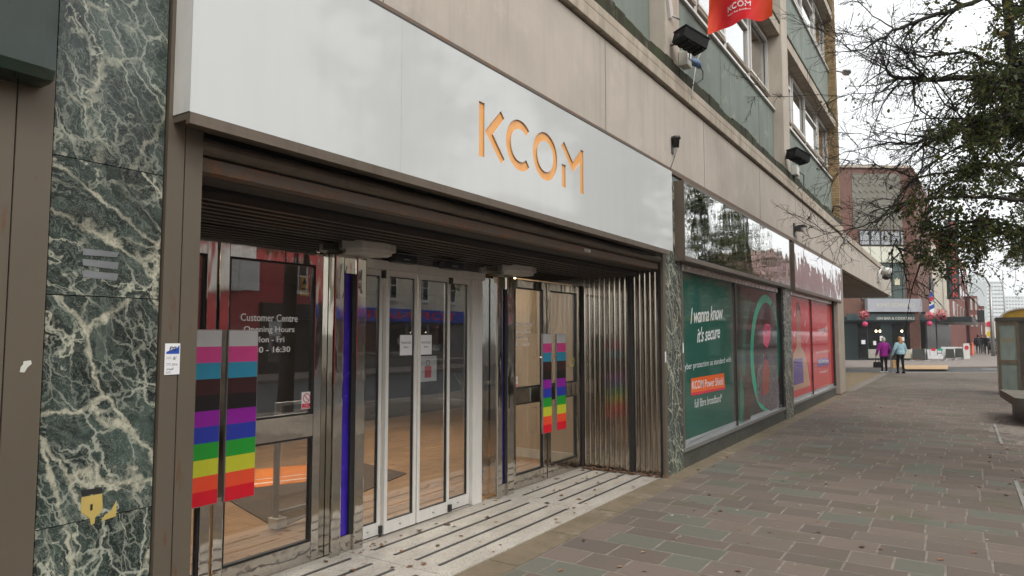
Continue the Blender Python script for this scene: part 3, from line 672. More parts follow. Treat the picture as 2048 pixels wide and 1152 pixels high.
def smoking(parent, y0, y1, z0, z1, x):
    n_ = MB().box(x, x+.001, y0, y1, z0, z1).build('no_smoking_sticker', MT['paper'], parent)
    cy_, cz, r_ = (y0+y1)/2, z1-(y1-y0)*.5, (y1-y0)*.38
    m = MB(); po, pi = arc(cy_, cz, r_, 0, 360, 20)[:-1], arc(cy_, cz, r_*.8, 0, 360, 20)[:-1]
    for i in range(20): j = (i+1) % 20; m.add([(x+.0014, *po[i]), (x+.0014, *po[j]), (x+.0014, *pi[j]), (x+.0014, *pi[i])], [(0, 1, 2, 3)])
    m.add([(x+.0015, cy_-r_*.7, cz+r_*.55), (x+.0015, cy_-r_*.55, cz+r_*.7), (x+.0015, cy_+r_*.7, cz-r_*.55), (x+.0015, cy_+r_*.55, cz-r_*.7)], [(0, 1, 2, 3)])
    m.box(x+.001, x+.0013, y0+.004, y1-.004, z0+.004, z0+(z1-z0)*.32); m.build('red_print', MT['red_ink'], n_)
    m = MB(); fac_text(m, 'No', x+.0018, y0+.03, y1-.03, z0+.022, z0+.034); fac_text(m, 'smoking', x+.0018, y0+.012, y1-.012, z0+.007, z0+.018); m.build('lettering', MT['white_ink'], n_)
def hinged(label, y0, y1, hinge_left, text=None, hd=None):
    t = thing('hinged_door', label, 'door', (DX, (y0+y1)/2, 0.02), group='steel framed swing doors')
    y0 += .004; y1 -= .004; x0, x1 = DX-.025, DX+.025; sw = .075; zt = 2.325; zb = .02
    for a in (y0, y1-sw): MB().bbox(x0, x1, a, a+sw, zb, zt, .006).build('stile', MT['chrome'], t)
    for a, b, n_ in ((zb, .16, 'bottom_rail'), (.94, 1.105, 'middle_rail'), (2.235, zt, 'top_rail')): MB().box(x0+.002, x1-.002, y0+sw+.001, y1-sw-.001, a, b).build(n_, MT['chrome_sill' if n_ == 'bottom_rail' else 'chrome'], t)
    for a, b in ((.161, .939), (1.106, 2.234)):
        MB().frame(DX-.018, DX+.018, y0+sw+.001, y1-sw-.001, a, b, .014, .014, .014).build('gasket', MT['black'], t)
        MB().box(DX-.003, DX+.003, y0+sw+.015, y1-sw-.015, a+.014, b-.014).build('pane', MT['glass'], t)
    if text:
        for s_, a, b, c, d_ in text: fac_text(MB(), s_, DX+.0065, a, b, c, d_, off=.008).build('lettering', MT['white_ink'], t)
    if hd: handle(t, *hd)
    return t
def lines(yc, s=1.0): return [('Customer Centre', yc-.242*s, yc+.242*s, 1.797, 1.850), ('Opening Hours', yc-.215*s, yc+.215*s, 1.709, 1.762), ('Mon - Fri', yc-.125*s, yc+.125*s, 1.648, 1.69), ('9:30 - 16:30', yc-.18*s, yc+.18*s, 1.575, 1.617)]
hinged('steel framed glass door half hidden behind the brown post', 1.93, 2.715, True, None, (2.49, 2.70, 1.735, .62))
d2 = hinged('steel framed glass door with rainbow handle and opening hours beside the blue column', 2.725, 3.62, False, lines(3.15), (2.745, 2.975, 1.735, .615))
smoking(d2, 3.445, 3.538, 1.145, 1.272, DX+.0045)
m = MB().box(DX-.02, DX-.018, 3.43, 3.51, 1.995, 2.15); wst = m.build('warning_sticker', simple('yellow warning vinyl', c4(.62, .36, .01), .4), d2)
m = MB(); m.add([(DX-.017, 3.445, 2.085), (DX-.017, 3.495, 2.085), (DX-.017, 3.47, 2.135)], [(0, 1, 2)]); m.box(DX-.0175, DX-.017, 3.44, 3.50, 2.02, 2.03); m.box(DX-.0175, DX-.017, 3.44, 3.50, 2.045, 2.055); m.build('print', MT['ink'], wst)
d3 = hinged('steel framed glass door with plant behind it, next to the sliding doors', 6.28, 7.04, True, lines(6.53, .85), (6.80, 7.0, 1.715, .57))
smoking(d3, 6.36, 6.43, 1.115, 1.24, DX+.0045)
d4 = hinged('steel framed glass door with rainbow handle beside the fluted steel wall', 7.05, 7.88, False, None, (7.12, 7.35, 1.715, .57))
m = MB().box(DX+.004, DX+.005, 7.70, 7.70, 1, 1) if False else MB()
pr, pq = arc(7.70, 1.36, .07, 0, 360, 18)[:-1], arc(7.70, 1.36, .055, 0, 360, 18)[:-1]
for i in range(18): j = (i+1) % 18; m.add([(DX+.005, *pr[i]), (DX+.005, *pr[j]), (DX+.005, *pq[j]), (DX+.005, *pq[i])], [(0, 1, 2, 3)])
m.build('ring_sticker', simple('pale yellow vinyl', c4(.5, .45, .12)), d4)
for a, b in ((3.622, 3.675), (6.235, 6.279), (7.882, 7.93)): MB().box(DX-.03, DX+.01, a, b, .0, 2.334).build('jamb', MT['chrome'], off)
# steel columns with blue strips
def bluecol(label, y0, y1, s0, s1):
    t = thing('steel_column', label, 'column', (DX, (y0+y1)/2, 0), group='polished steel columns with blue strips')
    xf = DX+.09
    MB().bbox(DX-.1, xf, y0, s0, .0, 2.334, .01).build('cladding', MT['chrome'], t); MB().bbox(DX-.1, xf, s1, y1, .0, 2.334, .01).build('cladding', MT['chrome'], t)
    MB().box(DX-.1, xf-.03, s0+.002, s1-.002, .14, 2.19).build('blue_strip', simple('deep blue gloss', c4(.035, .012, .30), .25) if y0 < 5 else bpy.data.materials['deep blue gloss'], t)
    MB().box(xf-.029, xf-.004, s1-.045, s1-.002, .14, 2.19).build('dark_edge', MT['black'], t)
    MB().box(DX-.1, xf-.02, s0+.002, s1-.002, .0, .138).build('base_plate', MT['chrome_sill'], t); MB().box(DX-.1, xf-.02, s0+.002, s1-.002, 2.192, 2.334).build('head_plate', MT['chrome'], t)
    yc = (y0+y1)/2+.10; m = MB()
    for zz, r_, z2 in ((2.345, .20, 2.375), (2.375, .235, 2.435)): m.lathe((DX+.16, yc, zz), [(r_, 0), (r_, z2-zz)], 8, smooth=False, sx=.8, sy=1.15)
    m.build('capital', MT['white_metal'], t); return t
bluecol('polished steel column with blue strip between swing door and sliding doors', 3.68, 4.015, 3.775, 3.91)
bluecol('polished steel column with blue strip beside the far swing doors', 5.915, 6.23, 6.005, 6.10)
# automatic sliding doors
ds = thing('entrance_surround', 'white frame and header around the automatic sliding doors', 'door frame', (DX, 4.9, 0))
MB().box(DX-.09, DX+.05, 4.02, 5.74, 2.262, 2.335).build('header', MT['white_metal'], ds)
MB().bbox(DX-.06, DX+.02, 5.575, 5.735, .0, 2.26, .005).build('jamb', MT['white_metal'], ds)
MB().box(DX-.02, DX-.014, 5.745, 5.90, .05, 2.30).build('side_pane', MT['glass'], ds)
MB().box(DX-.06, DX+.03, 4.02, 5.57, -.03, .018).build('threshold', MT['chrome_sill'], ds)
LV = [(4.025, 4.318, 'first white sliding door leaf next to the blue steel column', DX-.04), (4.322, 4.722, 'second white sliding door leaf with automatic door notice on its far edge', DX+.0), (4.738, 5.20, 'third white sliding door leaf with automatic door and red notices', DX+.0), (5.204, 5.572, 'fourth white sliding door leaf beside the wide white jamb', DX-.04)]
leafs = []
for i, (a, b, lb, xx) in enumerate(LV):
    t = thing('sliding_glass_leaf', lb, 'sliding door', (xx, (a+b)/2, .02), group='automatic sliding doors'); leafs.append(t)
    MB().frame(xx-.02, xx+.02, a, b, .022, 2.26, .036, .05, .10).build('frame', MT['white_metal'], t)
    MB().frame(xx-.012, xx+.012, a+.037, b-.037, .123, 2.209, .008, .008, .008).build('gasket', MT['black'], t)
    MB().box(xx-.003, xx+.003, a+.046, b-.046, .132, 2.2).build('pane', MT['glass'], t)
    yy = b-.02 if i in (0, 2) else a+.02
    if i in (0, 2):
        for zz in (.03, 2.19): MB().box(xx+.02, xx+.045, b-.022, b+.015, zz, zz+.065).build('guide_block', MT['blackplastic'], t)
    MB().lathe((xx+.021, (a+b)/2, .07), [(.012, 0), (.012, .004)], 10).build('lock', MT['grey_metal'], t)
for lf, a, b in ((leafs[1], 4.515, 4.672), (leafs[2], 4.788, 4.945)):
    n_ = MB().box(DX+.004, DX+.005, a, b, 1.52, 1.70).build('notice', MT['paper'], lf); m = MB()
    fac_text(m, 'Automatic', DX+.0055, a+.012, b-.012, 1.622, 1.648); fac_text(m, 'door', DX+.0055, a+.045, b-.045, 1.582, 1.606); m.build('lettering', MT['ink'], n_)
n_ = MB().box(DX-.006, DX-.004, 4.80, 5.03, 1.27, 1.505).build('notice', MT['paper'], leafs[2]); m = MB(); m.box(DX-.004, DX-.0036, 4.86, 4.955, 1.305, 1.41); m.build('red_panel', MT['red_ink'], n_)
m = MB(); po, pi = arc(4.905, 1.44, .028, 0, 360, 16)[:-1], arc(4.905, 1.44, .021, 0, 360, 16)[:-1]
for i in range(16): j = (i+1) % 16; m.add([(DX-.0036, *po[i]), (DX-.0036, *po[j]), (DX-.0036, *pi[j]), (DX-.0036, *pi[i])], [(0, 1, 2, 3)])
m.build('print', MT['ink'], n_)
for a, lb in ((4.30, 'black motion sensor on the sliding door header near the blue column'), (4.98, 'black motion sensor on the sliding door header near its far end')):
    t = thing('motion_sensor', lb, 'sensor', (DX+.1, a+.14, 2.34), group='door sensors')
    MB().bbox(DX+.052, DX+.125, a, a+.30, 2.325, 2.40, .012).build('casing', MT['blackplastic'], t); MB().box(DX+.1252, DX+.127, a+.12, a+.20, 2.352, 2.362).build('badge', MT['grey_metal'], t)

# fluted steel return wall
fl = thing('fluted_wall', 'fluted polished steel wall closing the far end of the entrance', 'wall panel', (-3.6, 7.95, 0))
def flute(x0, x1, n_):
    m = MB(); vs = []; k = n_*6
    for i in range(k+1):
        x = x0+(x1-x0)*i/k; ph = (i % 6)/6; yy = 7.945-(.0055 if ph in (0, 1/6) else .0)-.0012*math.sin(math.pi*ph)
        vs += [(x, yy, .03), (x, yy, 2.47)]
    fs = [(2*i, 2*i+2, 2*i+3, 2*i+1) for i in range(k)]
    m.add(vs, fs, 0, False); return m
flute(-4.10, -3.46, 9).build('fluted_panel', MT['fluted'], fl); flute(-3.40, -3.062, 5).build('fluted_panel', MT['fluted'], fl)
MB().box(-4.14, -3.0, 7.948, 7.98, 0, 2.6).build('backing', MT['interior_dark'], fl); MB().box(-3.058, -3.0215, 7.90, 7.946, .0, 2.48).build('edge_trim', MT['black'], fl)

# terrazzo step with dark strips
ter = MB().box(-4.2, -3.065, 1.87, 7.95, -.15, -.004); ter = structure('porch_floor', ter, MT['mortar'])
for a, b in ((1.9, 3.86), (3.864, 6.06), (6.064, 7.94)):
    sb = MB().box(-4.13, -3.062, a, b, -.05, .010).build('terrazzo_slab', MT['terrazzo'], ter)
    for xx in (-3.93, -3.71, -3.49, -3.27): MB().box(xx-.014, xx+.014, a+.14, b-.10, .0, .0135).build('dark_strip', simple('worn black inlay', c4(.035, .033, .034), .6) if (a < 2 and xx < -3.9) else bpy.data.materials['worn black inlay'], sb)

# ---------------------------------------------------------------- interior
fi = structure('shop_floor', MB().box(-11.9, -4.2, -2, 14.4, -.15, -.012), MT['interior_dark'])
pl = MB().box(0, 1, 0, 1, -.02, 0).mesh('plank', MT['wood'])
for r_ in range(30):
    x0 = -4.2-r_*.19; yy = 1.4-random.uniform(0, 1.0)
    while yy < 12.8:
        o = link('plank', pl, fi); o.location = (x0-.187, yy, 0); o.scale = (.187, 1.597, 1); yy += 1.6
shop = thing('shop_interior', 'dark shop room with beige partition behind the entrance doors', 'room', (-8, 5, 0))
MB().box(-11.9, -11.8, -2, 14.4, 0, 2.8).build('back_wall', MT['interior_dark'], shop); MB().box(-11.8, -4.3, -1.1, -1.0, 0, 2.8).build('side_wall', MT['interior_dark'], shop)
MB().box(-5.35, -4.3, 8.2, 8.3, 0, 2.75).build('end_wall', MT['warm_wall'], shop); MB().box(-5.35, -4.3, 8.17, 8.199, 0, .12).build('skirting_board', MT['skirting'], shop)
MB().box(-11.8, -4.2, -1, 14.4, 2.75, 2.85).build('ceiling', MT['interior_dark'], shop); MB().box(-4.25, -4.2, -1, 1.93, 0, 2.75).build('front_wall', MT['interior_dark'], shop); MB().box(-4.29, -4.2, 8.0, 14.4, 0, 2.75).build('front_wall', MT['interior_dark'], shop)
for xx, yy in ((-5.3, 2.6), (-5.3, 4.4), (-5.4, 6.2), (-6.9, 3.4), (-6.9, 5.4), (-6.9, 7.3), (-6.2, 9.6), (-7.6, 8.8), (-7.7, 6.4)): MB().box(xx-.3, xx+.3, yy-.3, yy+.3, 2.72, 2.745).build('added_fill_panel', MT['fill_glow'], shop)  # added glowing panels, out of sight above the doors, to brighten the floor
t = thing('pendant_lamp', 'glowing warm pendant lamp seen through the far swing door', 'lamp', (-5.2, 8.0, 2.0))
MB().tube([(-5.2, 7.98, 2.75), (-5.2, 7.98, 2.30)], .004, 6).build('cord', MT['black'], t); MB().lathe((-5.2, 7.98, 2.1), [(.016, 0), (.022, .1), (.014, .22)], 12).build('glowing_tube', MT['lamp_glow'], t)
P4 = [(-6.75, 4.5), (-5.07, 3.98), (-5.75, 6.4), (-7.3, 6.7)]
m = MB(); m.prism(P4, lambda a, b, t: (a, b, t), .001, .012); single('door_mat', m, MT['mat_brown'], 'large brown entrance mat on the wooden shop floor', 'mat')
t = thing('orange_mat', 'orange printed mat lying beyond the brown mat in the shop', 'mat', (-6.9, 5.6, .012))
m = MB(); m.prism([(-6.65, 4.75), (-6.15, 5.9), (-7.05, 6.35), (-7.6, 5.2)], lambda a, b, t: (a, b, t), .0125, .018); m.build('mat_body', MT['mat_orange'], t)
m = MB(); m.prism([(-6.72, 4.95), (-6.32, 5.87), (-6.36, 5.89), (-6.76, 4.97)], lambda a, b, t: (a, b, t), .0185, .020); m.prism([(-6.92, 5.1), (-6.60, 5.85), (-6.62, 5.86), (-6.94, 5.11)], lambda a, b, t: (a, b, t), .0185, .020); m.build('white_line', MT['white_ink'], t)
t = thing('glass_screen', 'low glass screen on a grey post inside the shop', 'screen', (-5.1, 3.98, 0))
MB().bbox(-5.12, -5.08, 3.96, 4.0, .02, 1.1, .004).build('post', MT['grey_metal'], t); MB().bbox(-5.15, -5.03, 3.94, 4.05, .013, .10, .006).build('foot', MT['pale_plastic'], t)
q0, q1 = Vector((-5.1, 4.0, 0)), Vector((-5.15, 4.85, 0))
for z0, z1, n_, mt in ((.12, .15, 'lower_rail', 'grey_metal'), (1.07, 1.1, 'upper_rail', 'grey_metal')):
    MB().box(-5.115, -5.085, 4.0, 4.85, z0, z1).build(n_, MT[mt], t)
MB().box(-5.103, -5.097, 4.0, 4.85, .151, 1.069).build('pane', MT['glass_clear'], t)
t = thing('potted_plant', 'upright leafy plant in a pot behind the far swing door', 'plant', (-4.75, 6.55, 0))
MB().lathe((-4.75, 6.55, 0), [(.13, 0), (.17, .55), (.16, .56)], 16).build('pot', MT['interior_dark'], t)
for i in range(12):
    an = i*2.4; l_ = .65+.3*random.random(); m = MB(); b0 = Vector((-4.75+.06*math.cos(an), 6.55+.06*math.sin(an), .55)); ou = Vector((math.cos(an), math.sin(an), 0)); sd = Vector((-math.sin(an), math.cos(an), 0)); vs = []
    for k in range(6): s_ = k/5; c_ = b0+ou*(.28*s_*s_)+Vector((0, 0, l_*s_)); wd = .028*(1-s_**2)+.002; vs += [c_-sd*wd, c_+sd*wd]
    m.add(vs, [(2*k, 2*k+1, 2*k+3, 2*k+2) for k in range(5)]); m.build('leaf_blade', MT['leaf'], t)

# ---------------------------------------------------------------- poster windows
def shopwin(label, y0, y1, ysp, zt, zb, root_label):
    t = thing('shop_window', root_label, 'window', (-3.05, (y0+y1)/2, 0), group='poster windows')
    fx0, fx1 = -3.10, -3.0
    MB().box(fx0, fx1+.012, y0, y1, zb-.05, zb).build('sill', MT['grey_metal'], t)
    MB().box(fx0-.1, fx1-.01, y0, y1, 0, zb-.052).build('stall_riser', MT['plinth'], t)
    MB().box(fx0, fx1, y0, y0+.06, zb+.001, zt+.12).build('stile', MT['brown'], t); MB().box(fx0, fx1, y1-.10, y1, zb+.001, zt+.12).build('stile', MT['black'], t)
    MB().box(fx0, fx1-.02, ysp-.012, ysp+.012, zb+.001, zt).build('mullion', MT['brown_dark'], t)
    MB().bbox(fx0, fx1+.01, y0+.062, y1-.45, zt+.002, zt+.105, .01).build('blind_box', MT['blind_box'], t)
    MB().box(fx0-.05, fx1-.06, y0+.062, y1-.102, zt+.001, zt+.2).build('head', MT['black'], t)
    return t
W1 = (8.56, 14.55, 11.18, 2.53, .26); W2 = (15.36, 21.28, 17.9, 2.55, .27)
w1 = shopwin('', *W1, 'shop window with green poster about secure broadband'); w2 = shopwin('', *W2, 'shop window with red poster beside the end pillar')
PXX = -3.05
def pprint(name, pts, mt, par, dx): return MB().add([(PXX+dx, a, b) for a, b in pts], [tuple(range(len(pts)))]).build(name, mt, par)
def pz(u, v): p = ax(u, v, PXX); return (p.y, p.z)
def gloss(name, c1, c2=None, sc=1.2):
    t = NT(name); c2 = c2 or c1; t.setp(Base_Color=t.ramp(t.noise(None, sc, 3, .5), [(.3, c1), (.7, c2)]), Roughness=.045, Specular_IOR_Level=.55); return t.mat
GR = gloss('dark green print', c4(.012, .085, .062), c4(.018, .10, .075)); GD = gloss('charcoal print', c4(.035, .032, .03), c4(.06, .058, .05)); GT = gloss('teal print', c4(.03, .46, .28), c4(.03, .36, .24)); GP = gloss('flesh print', c4(.30, .15, .12)); GK = gloss('pink glow print', c4(.80, .07, .18)); RD = gloss('red poster print', c4(.62, .055, .06), c4(.55, .04, .05)); PU = gloss('purple print', c4(.10, .055, .28)); SAND = gloss('sand print', c4(.52, .30, .20)); OR = gloss('orange print', c4(.75, .12, .02)); GREY = gloss('grey plaid print', c4(.05, .045, .06), c4(.20, .18, .20), 9); WI = gloss('white print', c4(.70)); GSH = gloss('grey shade print', c4(.07, .075, .065), c4(.10, .10, .09)); SH = gloss('pale sill vinyl', c4(.33, .35, .36))
y0, y1, ys, zt, zb = W1
pa = MB().box(PXX-.004, PXX, y0+.062, ys-.014, zb+.002, zt).build('green_poster', GR, w1); pb = MB().box(PXX-.004, PXX, ys+.014, y1-.102, zb+.002, zt).build('figure_poster', GD, w1)
def ptext(par, s_, bl, br, tl, x=.0012, **k): text_on(MB(), s_, (PXX+x, *pz(*bl)), (PXX+x, *pz(*br)), (PXX+x, *pz(*tl)), **k).build('lettering', WI, par)
ptext(pa, 'I wanna know', (1381, 648), (1446, 638), (1381, 616), shear=.25, off=.012, spacing=.92); ptext(pa, "it's secure", (1394, 686), (1440, 676), (1394, 655), shear=.25, off=.012, spacing=.92)
ptext(pa, 'yber protection as standard with', (1369, 744), (1462, 727), (1369, 727)); ptext(pa, 'KCOM Power Shield', (1384, 779), (1446, 769), (1384, 762), x=.0022, off=.01); ptext(pa, 'full fibre broadband*', (1389, 816), (1444, 803), (1389, 798))
pprint('orange_label', [pz(1382, 790), pz(1450, 776), pz(1448, 746), pz(1382, 757)], OR, pa, .001); pprint('label_base', [pz(1383, 792), pz(1450, 778), pz(1450, 774), pz(1382, 786)], gloss('crimson print', c4(.6, .02, .05)), pa, .0012)
pprint('rule_line', [pz(1375, 888), pz(1455, 853), pz(1455, 852), pz(1375, 886.5)], WI, pa, .001); pprint('sill_vinyl', [(y0+.063, zb+.003), (ys-.015, zb+.003), (ys-.015, zb+.075), (y0+.063, zb+.075)], SH, pa, .001); pprint('sill_vinyl', [(ys+.015, zb+.003), (y1-.103, zb+.003), (y1-.103, zb+.06), (ys+.015, zb+.06)], SH, pb, .001)
pprint('grey_band', [pz(1461, 572), pz(1474, 574), pz(1474, 850), pz(1466, 852), pz(1463, 700)], GSH, pa, .0008)
# ring and seated figure, flat print
def ell_px(cu_, cv_, ru, rv_, a0, a1, n_=32): return [(cu_+ru*math.cos(R(a0+(a1-a0)*k/n_)), cv_-rv_*math.sin(R(a0+(a1-a0)*k/n_))) for k in range(n_+1)]
def pband(name, o_, i_, mt, dx):
    m = MB()
    for k in range(len(o_)-1): m.add([(PXX+dx, *pz(*q_)) for q_ in (o_[k], o_[k+1], i_[k+1], i_[k])], [(0, 1, 2, 3)])
    return m.build(name, mt, pb)
def ppoly(name, px_, mt, dx): return pprint(name, [pz(*q_) for q_ in px_], mt, pb, dx)
SHD = gloss('grey green haze print', c4(.055, .075, .06), c4(.085, .10, .085), .8); BRW = gloss('brown print', c4(.055, .032, .028), c4(.075, .05, .045)); DKB = gloss('dark brown print', c4(.018, .014, .018)); MAR = gloss('maroon print', c4(.10, .025, .035))
ppoly('wall_shade', [(1479, 585), (1500, 600), (1492, 660), (1490, 740), (1496, 800), (1479, 830)], SHD, .0006)
pband('pale_arc', ell_px(1528, 712, 43, 150, 130, 235), ell_px(1528, 712, 38, 138, 130, 235), gloss('soft teal print', c4(.05, .16, .11)), .0007)
ppoly('ring_core', ell_px(1531, 706, 24, 92, 0, 360)[:-1], gloss('ring core print', c4(.045, .035, .035), c4(.07, .05, .05)), .0008)
pband('green_ring', ell_px(1530, 705, 29.5, 116, 60, 330), ell_px(1531.5, 703, 24.5, 98, 60, 330), GT, .001); pband('green_ring', ell_px(1530, 705, 29.5, 116, -30, 60), ell_px(1529, 703, 26, 106, -30, 60), gloss('deep teal print', c4(.015, .17, .11)), .001)
ppoly('leg_shape', [(1479, 752), (1492, 750), (1503, 756), (1508, 790), (1500, 842), (1479, 850)], BRW, .0011); ppoly('sleeve', [(1479, 758), (1485, 756), (1489, 800), (1485, 846), (1479, 849)], gloss('green sleeve print', c4(.03, .17, .11)), .0013)
ppoly('jacket', [(1514, 800), (1513, 750), (1518, 722), (1527, 706), (1532, 712), (1538, 707), (1548, 720), (1554, 748), (1558, 780), (1562, 818), (1548, 826), (1530, 815)], GREY, .0015); ppoly('shirt', [(1524, 792), (1525, 738), (1529, 715), (1532, 720), (1536, 716), (1539, 745), (1538, 785)], gloss('coral print', c4(.36, .07, .06)), .0018)
ppoly('neck', [(1529, 716), (1529, 685), (1537, 685), (1537, 716), (1533, 722)], MAR, .002); ppoly('lit_face', [(1527, 688), (1524.5, 664), (1526, 648), (1532, 643), (1539, 646), (1541.5, 660), (1539.5, 682), (1534, 697)], GK, .0022); ppoly('face_shade', [(1524.5, 664), (1526, 650), (1541, 652), (1541.5, 660), (1534, 662), (1533, 678), (1530, 664)], gloss('rose print', c4(.42, .03, .09)), .0024)
ppoly('hair_shape', [(1524, 662), (1523.5, 640), (1528, 626), (1535, 625), (1541, 634), (1542, 655), (1538, 648), (1530, 648)], DKB, .0026)
y0, y1, ys, zt, zb = W2
pa = MB().box(PXX-.004, PXX, y0+.062, ys-.014, zb+.002, zt).build('figure_poster', RD, w2); pb = MB().box(PXX-.004, PXX, ys+.014, y1-.102, zb+.002, zt).build('red_poster', RD, w2)
ptext(pb, 'I wanna vibe', (1636, 667), (1655, 662), (1636, 655), shear=.2, off=.015); ptext(pb, 'hyperfast broadband for all', (1632, 709), (1660, 704), (1632, 703)); ptext(pb, 'KCOM fibre', (1637, 727), (1657, 724), (1637, 720), x=.0022, off=.015); ptext(pb, 'broadband', (1640, 747), (1655, 744), (1640, 741))
pprint('purple_label', [pz(1635, 734), pz(1659, 729), pz(1658, 715), pz(1634, 718)], PU, pb, .001); pprint('rule_line', [pz(1635, 776), pz(1660, 768), pz(1660, 767), pz(1635, 775)], SAND, pb, .001)
for s_ in (pa, pb): pass
pprint('sill_vinyl', [(y0+.063, zb+.003), (ys-.015, zb+.003), (ys-.015, zb+.08), (y0+.063, zb+.08)], SH, pa, .001); pprint('sill_vinyl', [(ys+.015, zb+.003), (y1-.103, zb+.003), (y1-.103, zb+.08), (ys+.015, zb+.08)], SH, pb, .001)
pprint('torso', [(15.6, .5), (15.55, .95), (15.75, 1.3), (16.1, 1.42), (16.35, 1.95), (16.5, 1.95), (16.65, 1.42), (17.0, 1.3), (17.3, 1.0), (17.6, .5)], SAND, pa, .001); pprint('face_shape', [(16.2, 1.75), (16.15, 2.1), (16.3, 2.3), (16.5, 2.3), (16.65, 2.1), (16.6, 1.75), (16.42, 1.62)], gloss('warm skin print', c4(.42, .16, .12)), pa, .0013); pprint('hair_shape', [(16.15, 2.1), (16.2, 2.38), (16.42, 2.45), (16.62, 2.38), (16.68, 2.1), (16.55, 2.25), (16.3, 2.25)], gloss('dark red print', c4(.10, .02, .02)), pa, .0016); pprint('purple_panel', [(15.7, .62), (15.75, 1.18), (16.75, 1.18), (16.8, .62)], PU, pa, .0018)
for (a, b) in ((15.85, 1.7), (15.95, 2.15), (17.1, 1.95), (17.25, 1.55)): pprint('white_tick', [(a, b), (a+.05, b-.06), (a+.16, b+.07), (a+.14, b+.09), (a+.05, b-.02), (a+.01, b+.03)], WI, pa, .0013)
# mirror sign boxes above the windows
def boxsign(label, u0, u1, va, mt):
    xx = -2.875; ya = ax(u0, 500, xx).y; yb = ax(u1, 500, xx).y
    t = thing('mirror_sign', label, 'sign', (xx, (ya+yb)/2, 2.64), group='mirror faced sign boxes')
    MB().box(-3.0, xx-.004, ya, yb, 2.64, 3.665).build('box', MT['brown'], t)
    MB().frame(xx-.004, xx+.004, ya, yb, 2.64, 3.665, .02, .03, .06).build('frame', MT['brown'], t); MB().box(xx-.0035, xx, ya+.021, yb-.021, 2.701, 3.634).build('mirror_face', mt, t)
boxsign('mirror faced sign box reflecting trees above the green poster window', 1369, 1579, 0, MT['mirror_sign']); boxsign('buckled mirror sign box with pink reflections above the red poster window', 1588, 1680, 0, MT['mirror_wavy'])
t = thing('end_pillar', 'plain concrete pillar at the street corner end of the shops', 'pillar', (-3.0, 21.9, 0))
MB().bbox(-3.5, -2.90, 21.32, 22.45, 0, 3.735, .015).build('shaft', MT['pier_end'], t); MB().box(-3.52, -2.893, 21.31, 22.46, .0, .05).build('foot', MT['rust'], t)
MB().box(-12, -3.5, 21.4, 21.6, 0, 3.0).build('end_wall', MT['interior_dark'], off)
# small stickers on window stile and post
single('sticker', MB().box(-2.9995, -2.998, 8.57, 8.61, 1.47, 1.60), MT['paper'], 'small white sticker on the window frame beside the green poster', 'sticker'); single('sticker', MB().box(-2.9895, -2.988, 7.91, 7.95, 1.37, 1.50), MT['paper'], 'small white tag on the rusty slim post', 'sticker')
#PART3
# ================================================================= FITTINGS ON THE FACADE
def floodlight(label, u, v, s=1.0):
    p = ax(u, v, -2.72); t = thing('floodlight', label, 'floodlight', tuple(p), group='black floodlights')
    dn = Vector((.35, .55, -.2)).normalized(); sd = Vector((-.55, .35, 0)).normalized(); up = dn.cross(sd); up = up if up.z > 0 else -up
    def bx(mb, c, a, b, d_, mi=0):
        vs = [c+dn*(i*a)+sd*(j*b)+up*(k*d_) for i in (-1, 1) for j in (-1, 1) for k in (-1, 1)]; mb.add(vs, [(0, 1, 3, 2), (4, 6, 7, 5), (0, 4, 5, 1), (2, 3, 7, 6), (0, 2, 6, 4), (1, 5, 7, 3)], mi)
    FB = bpy.data.materials.get('black floodlight casting') or simple('black floodlight casting', c4(.009), .65, 0, .3, 12, spec=.2)
    m = MB(); bx(m, p, .21*s, .13*s, .075*s); m.build('housing', FB, t)
    for k in range(5):
        m = MB(); bx(m, p+dn*(-.17+k*.085)*s-up*.085*s, .026*s, .11*s, .018*s); m.build('fin', FB, t)
    m = MB(); bx(m, p+up*.086*s, .222*s, .14*s, .009*s); m.build('visor', FB, t)
    MB().tube([p-dn*.2*s, Vector((-2.93, p.y-.05, p.z-.02)), Vector((-2.97, p.y-.05, p.z-.02))], .018*s, 6).build('bracket', MT['rust'], t)
    return p
p = floodlight('black ribbed floodlight on the concrete column beside the orange flag', 1381, 82, .9)
q = ax(1366, 121, -2.93)
t = thing('power_socket', 'pale outdoor power socket with blue plug below the nearer floodlight', 'socket', tuple(q))
MB().bbox(-2.96, -2.84, q.y-.09, q.y+.09, q.z-.10, q.z+.10, .015).build('casing', MT['pale_plastic'], t); MB().tube([(-2.86, q.y+.08, q.z+.01), (-2.80, q.y+.2, q.z-.005), (-2.79, q.y+.27, q.z-.03)], [.045, .05, .03], 10).build('plug', simple('blue plug plastic', c4(.10, .17, .30), .5), t)
MB().tube([(-2.79, q.y+.27, q.z-.03), (-2.78, q.y+.36, q.z-.06), (-2.79, q.y+.38, q.z-.16), (-2.85, q.y+.25, q.z-.26), (-2.9, q.y+.16, q.z-.3)], .008, 5).build('cable', MT['black'], t); MB().tube([p+Vector((0, 0, -.08)), p+Vector((-.03, .02, -.22)), (-2.8, q.y+.27, q.z)], .007, 5).build('lead', MT['black'], t)
p = floodlight('black ribbed floodlight on the column near the brick corner pier', 1596, 313, 1.0)
q = ax(1589, 343, -2.93); t = thing('power_socket', 'small pale power socket below the farther floodlight', 'socket', tuple(q)); MB().bbox(-2.96, -2.85, q.y-.14, q.y+.14, q.z-.1, q.z+.1, .015).build('casing', MT['pale_plastic'], t); MB().tube([(-2.86, q.y+.1, q.z), (-2.8, q.y+.35, q.z-.03), (-2.82, q.y+.4, q.z-.25), (-2.9, q.y+.2, q.z-.35)], .012, 5).build('cable', MT['black'], t)
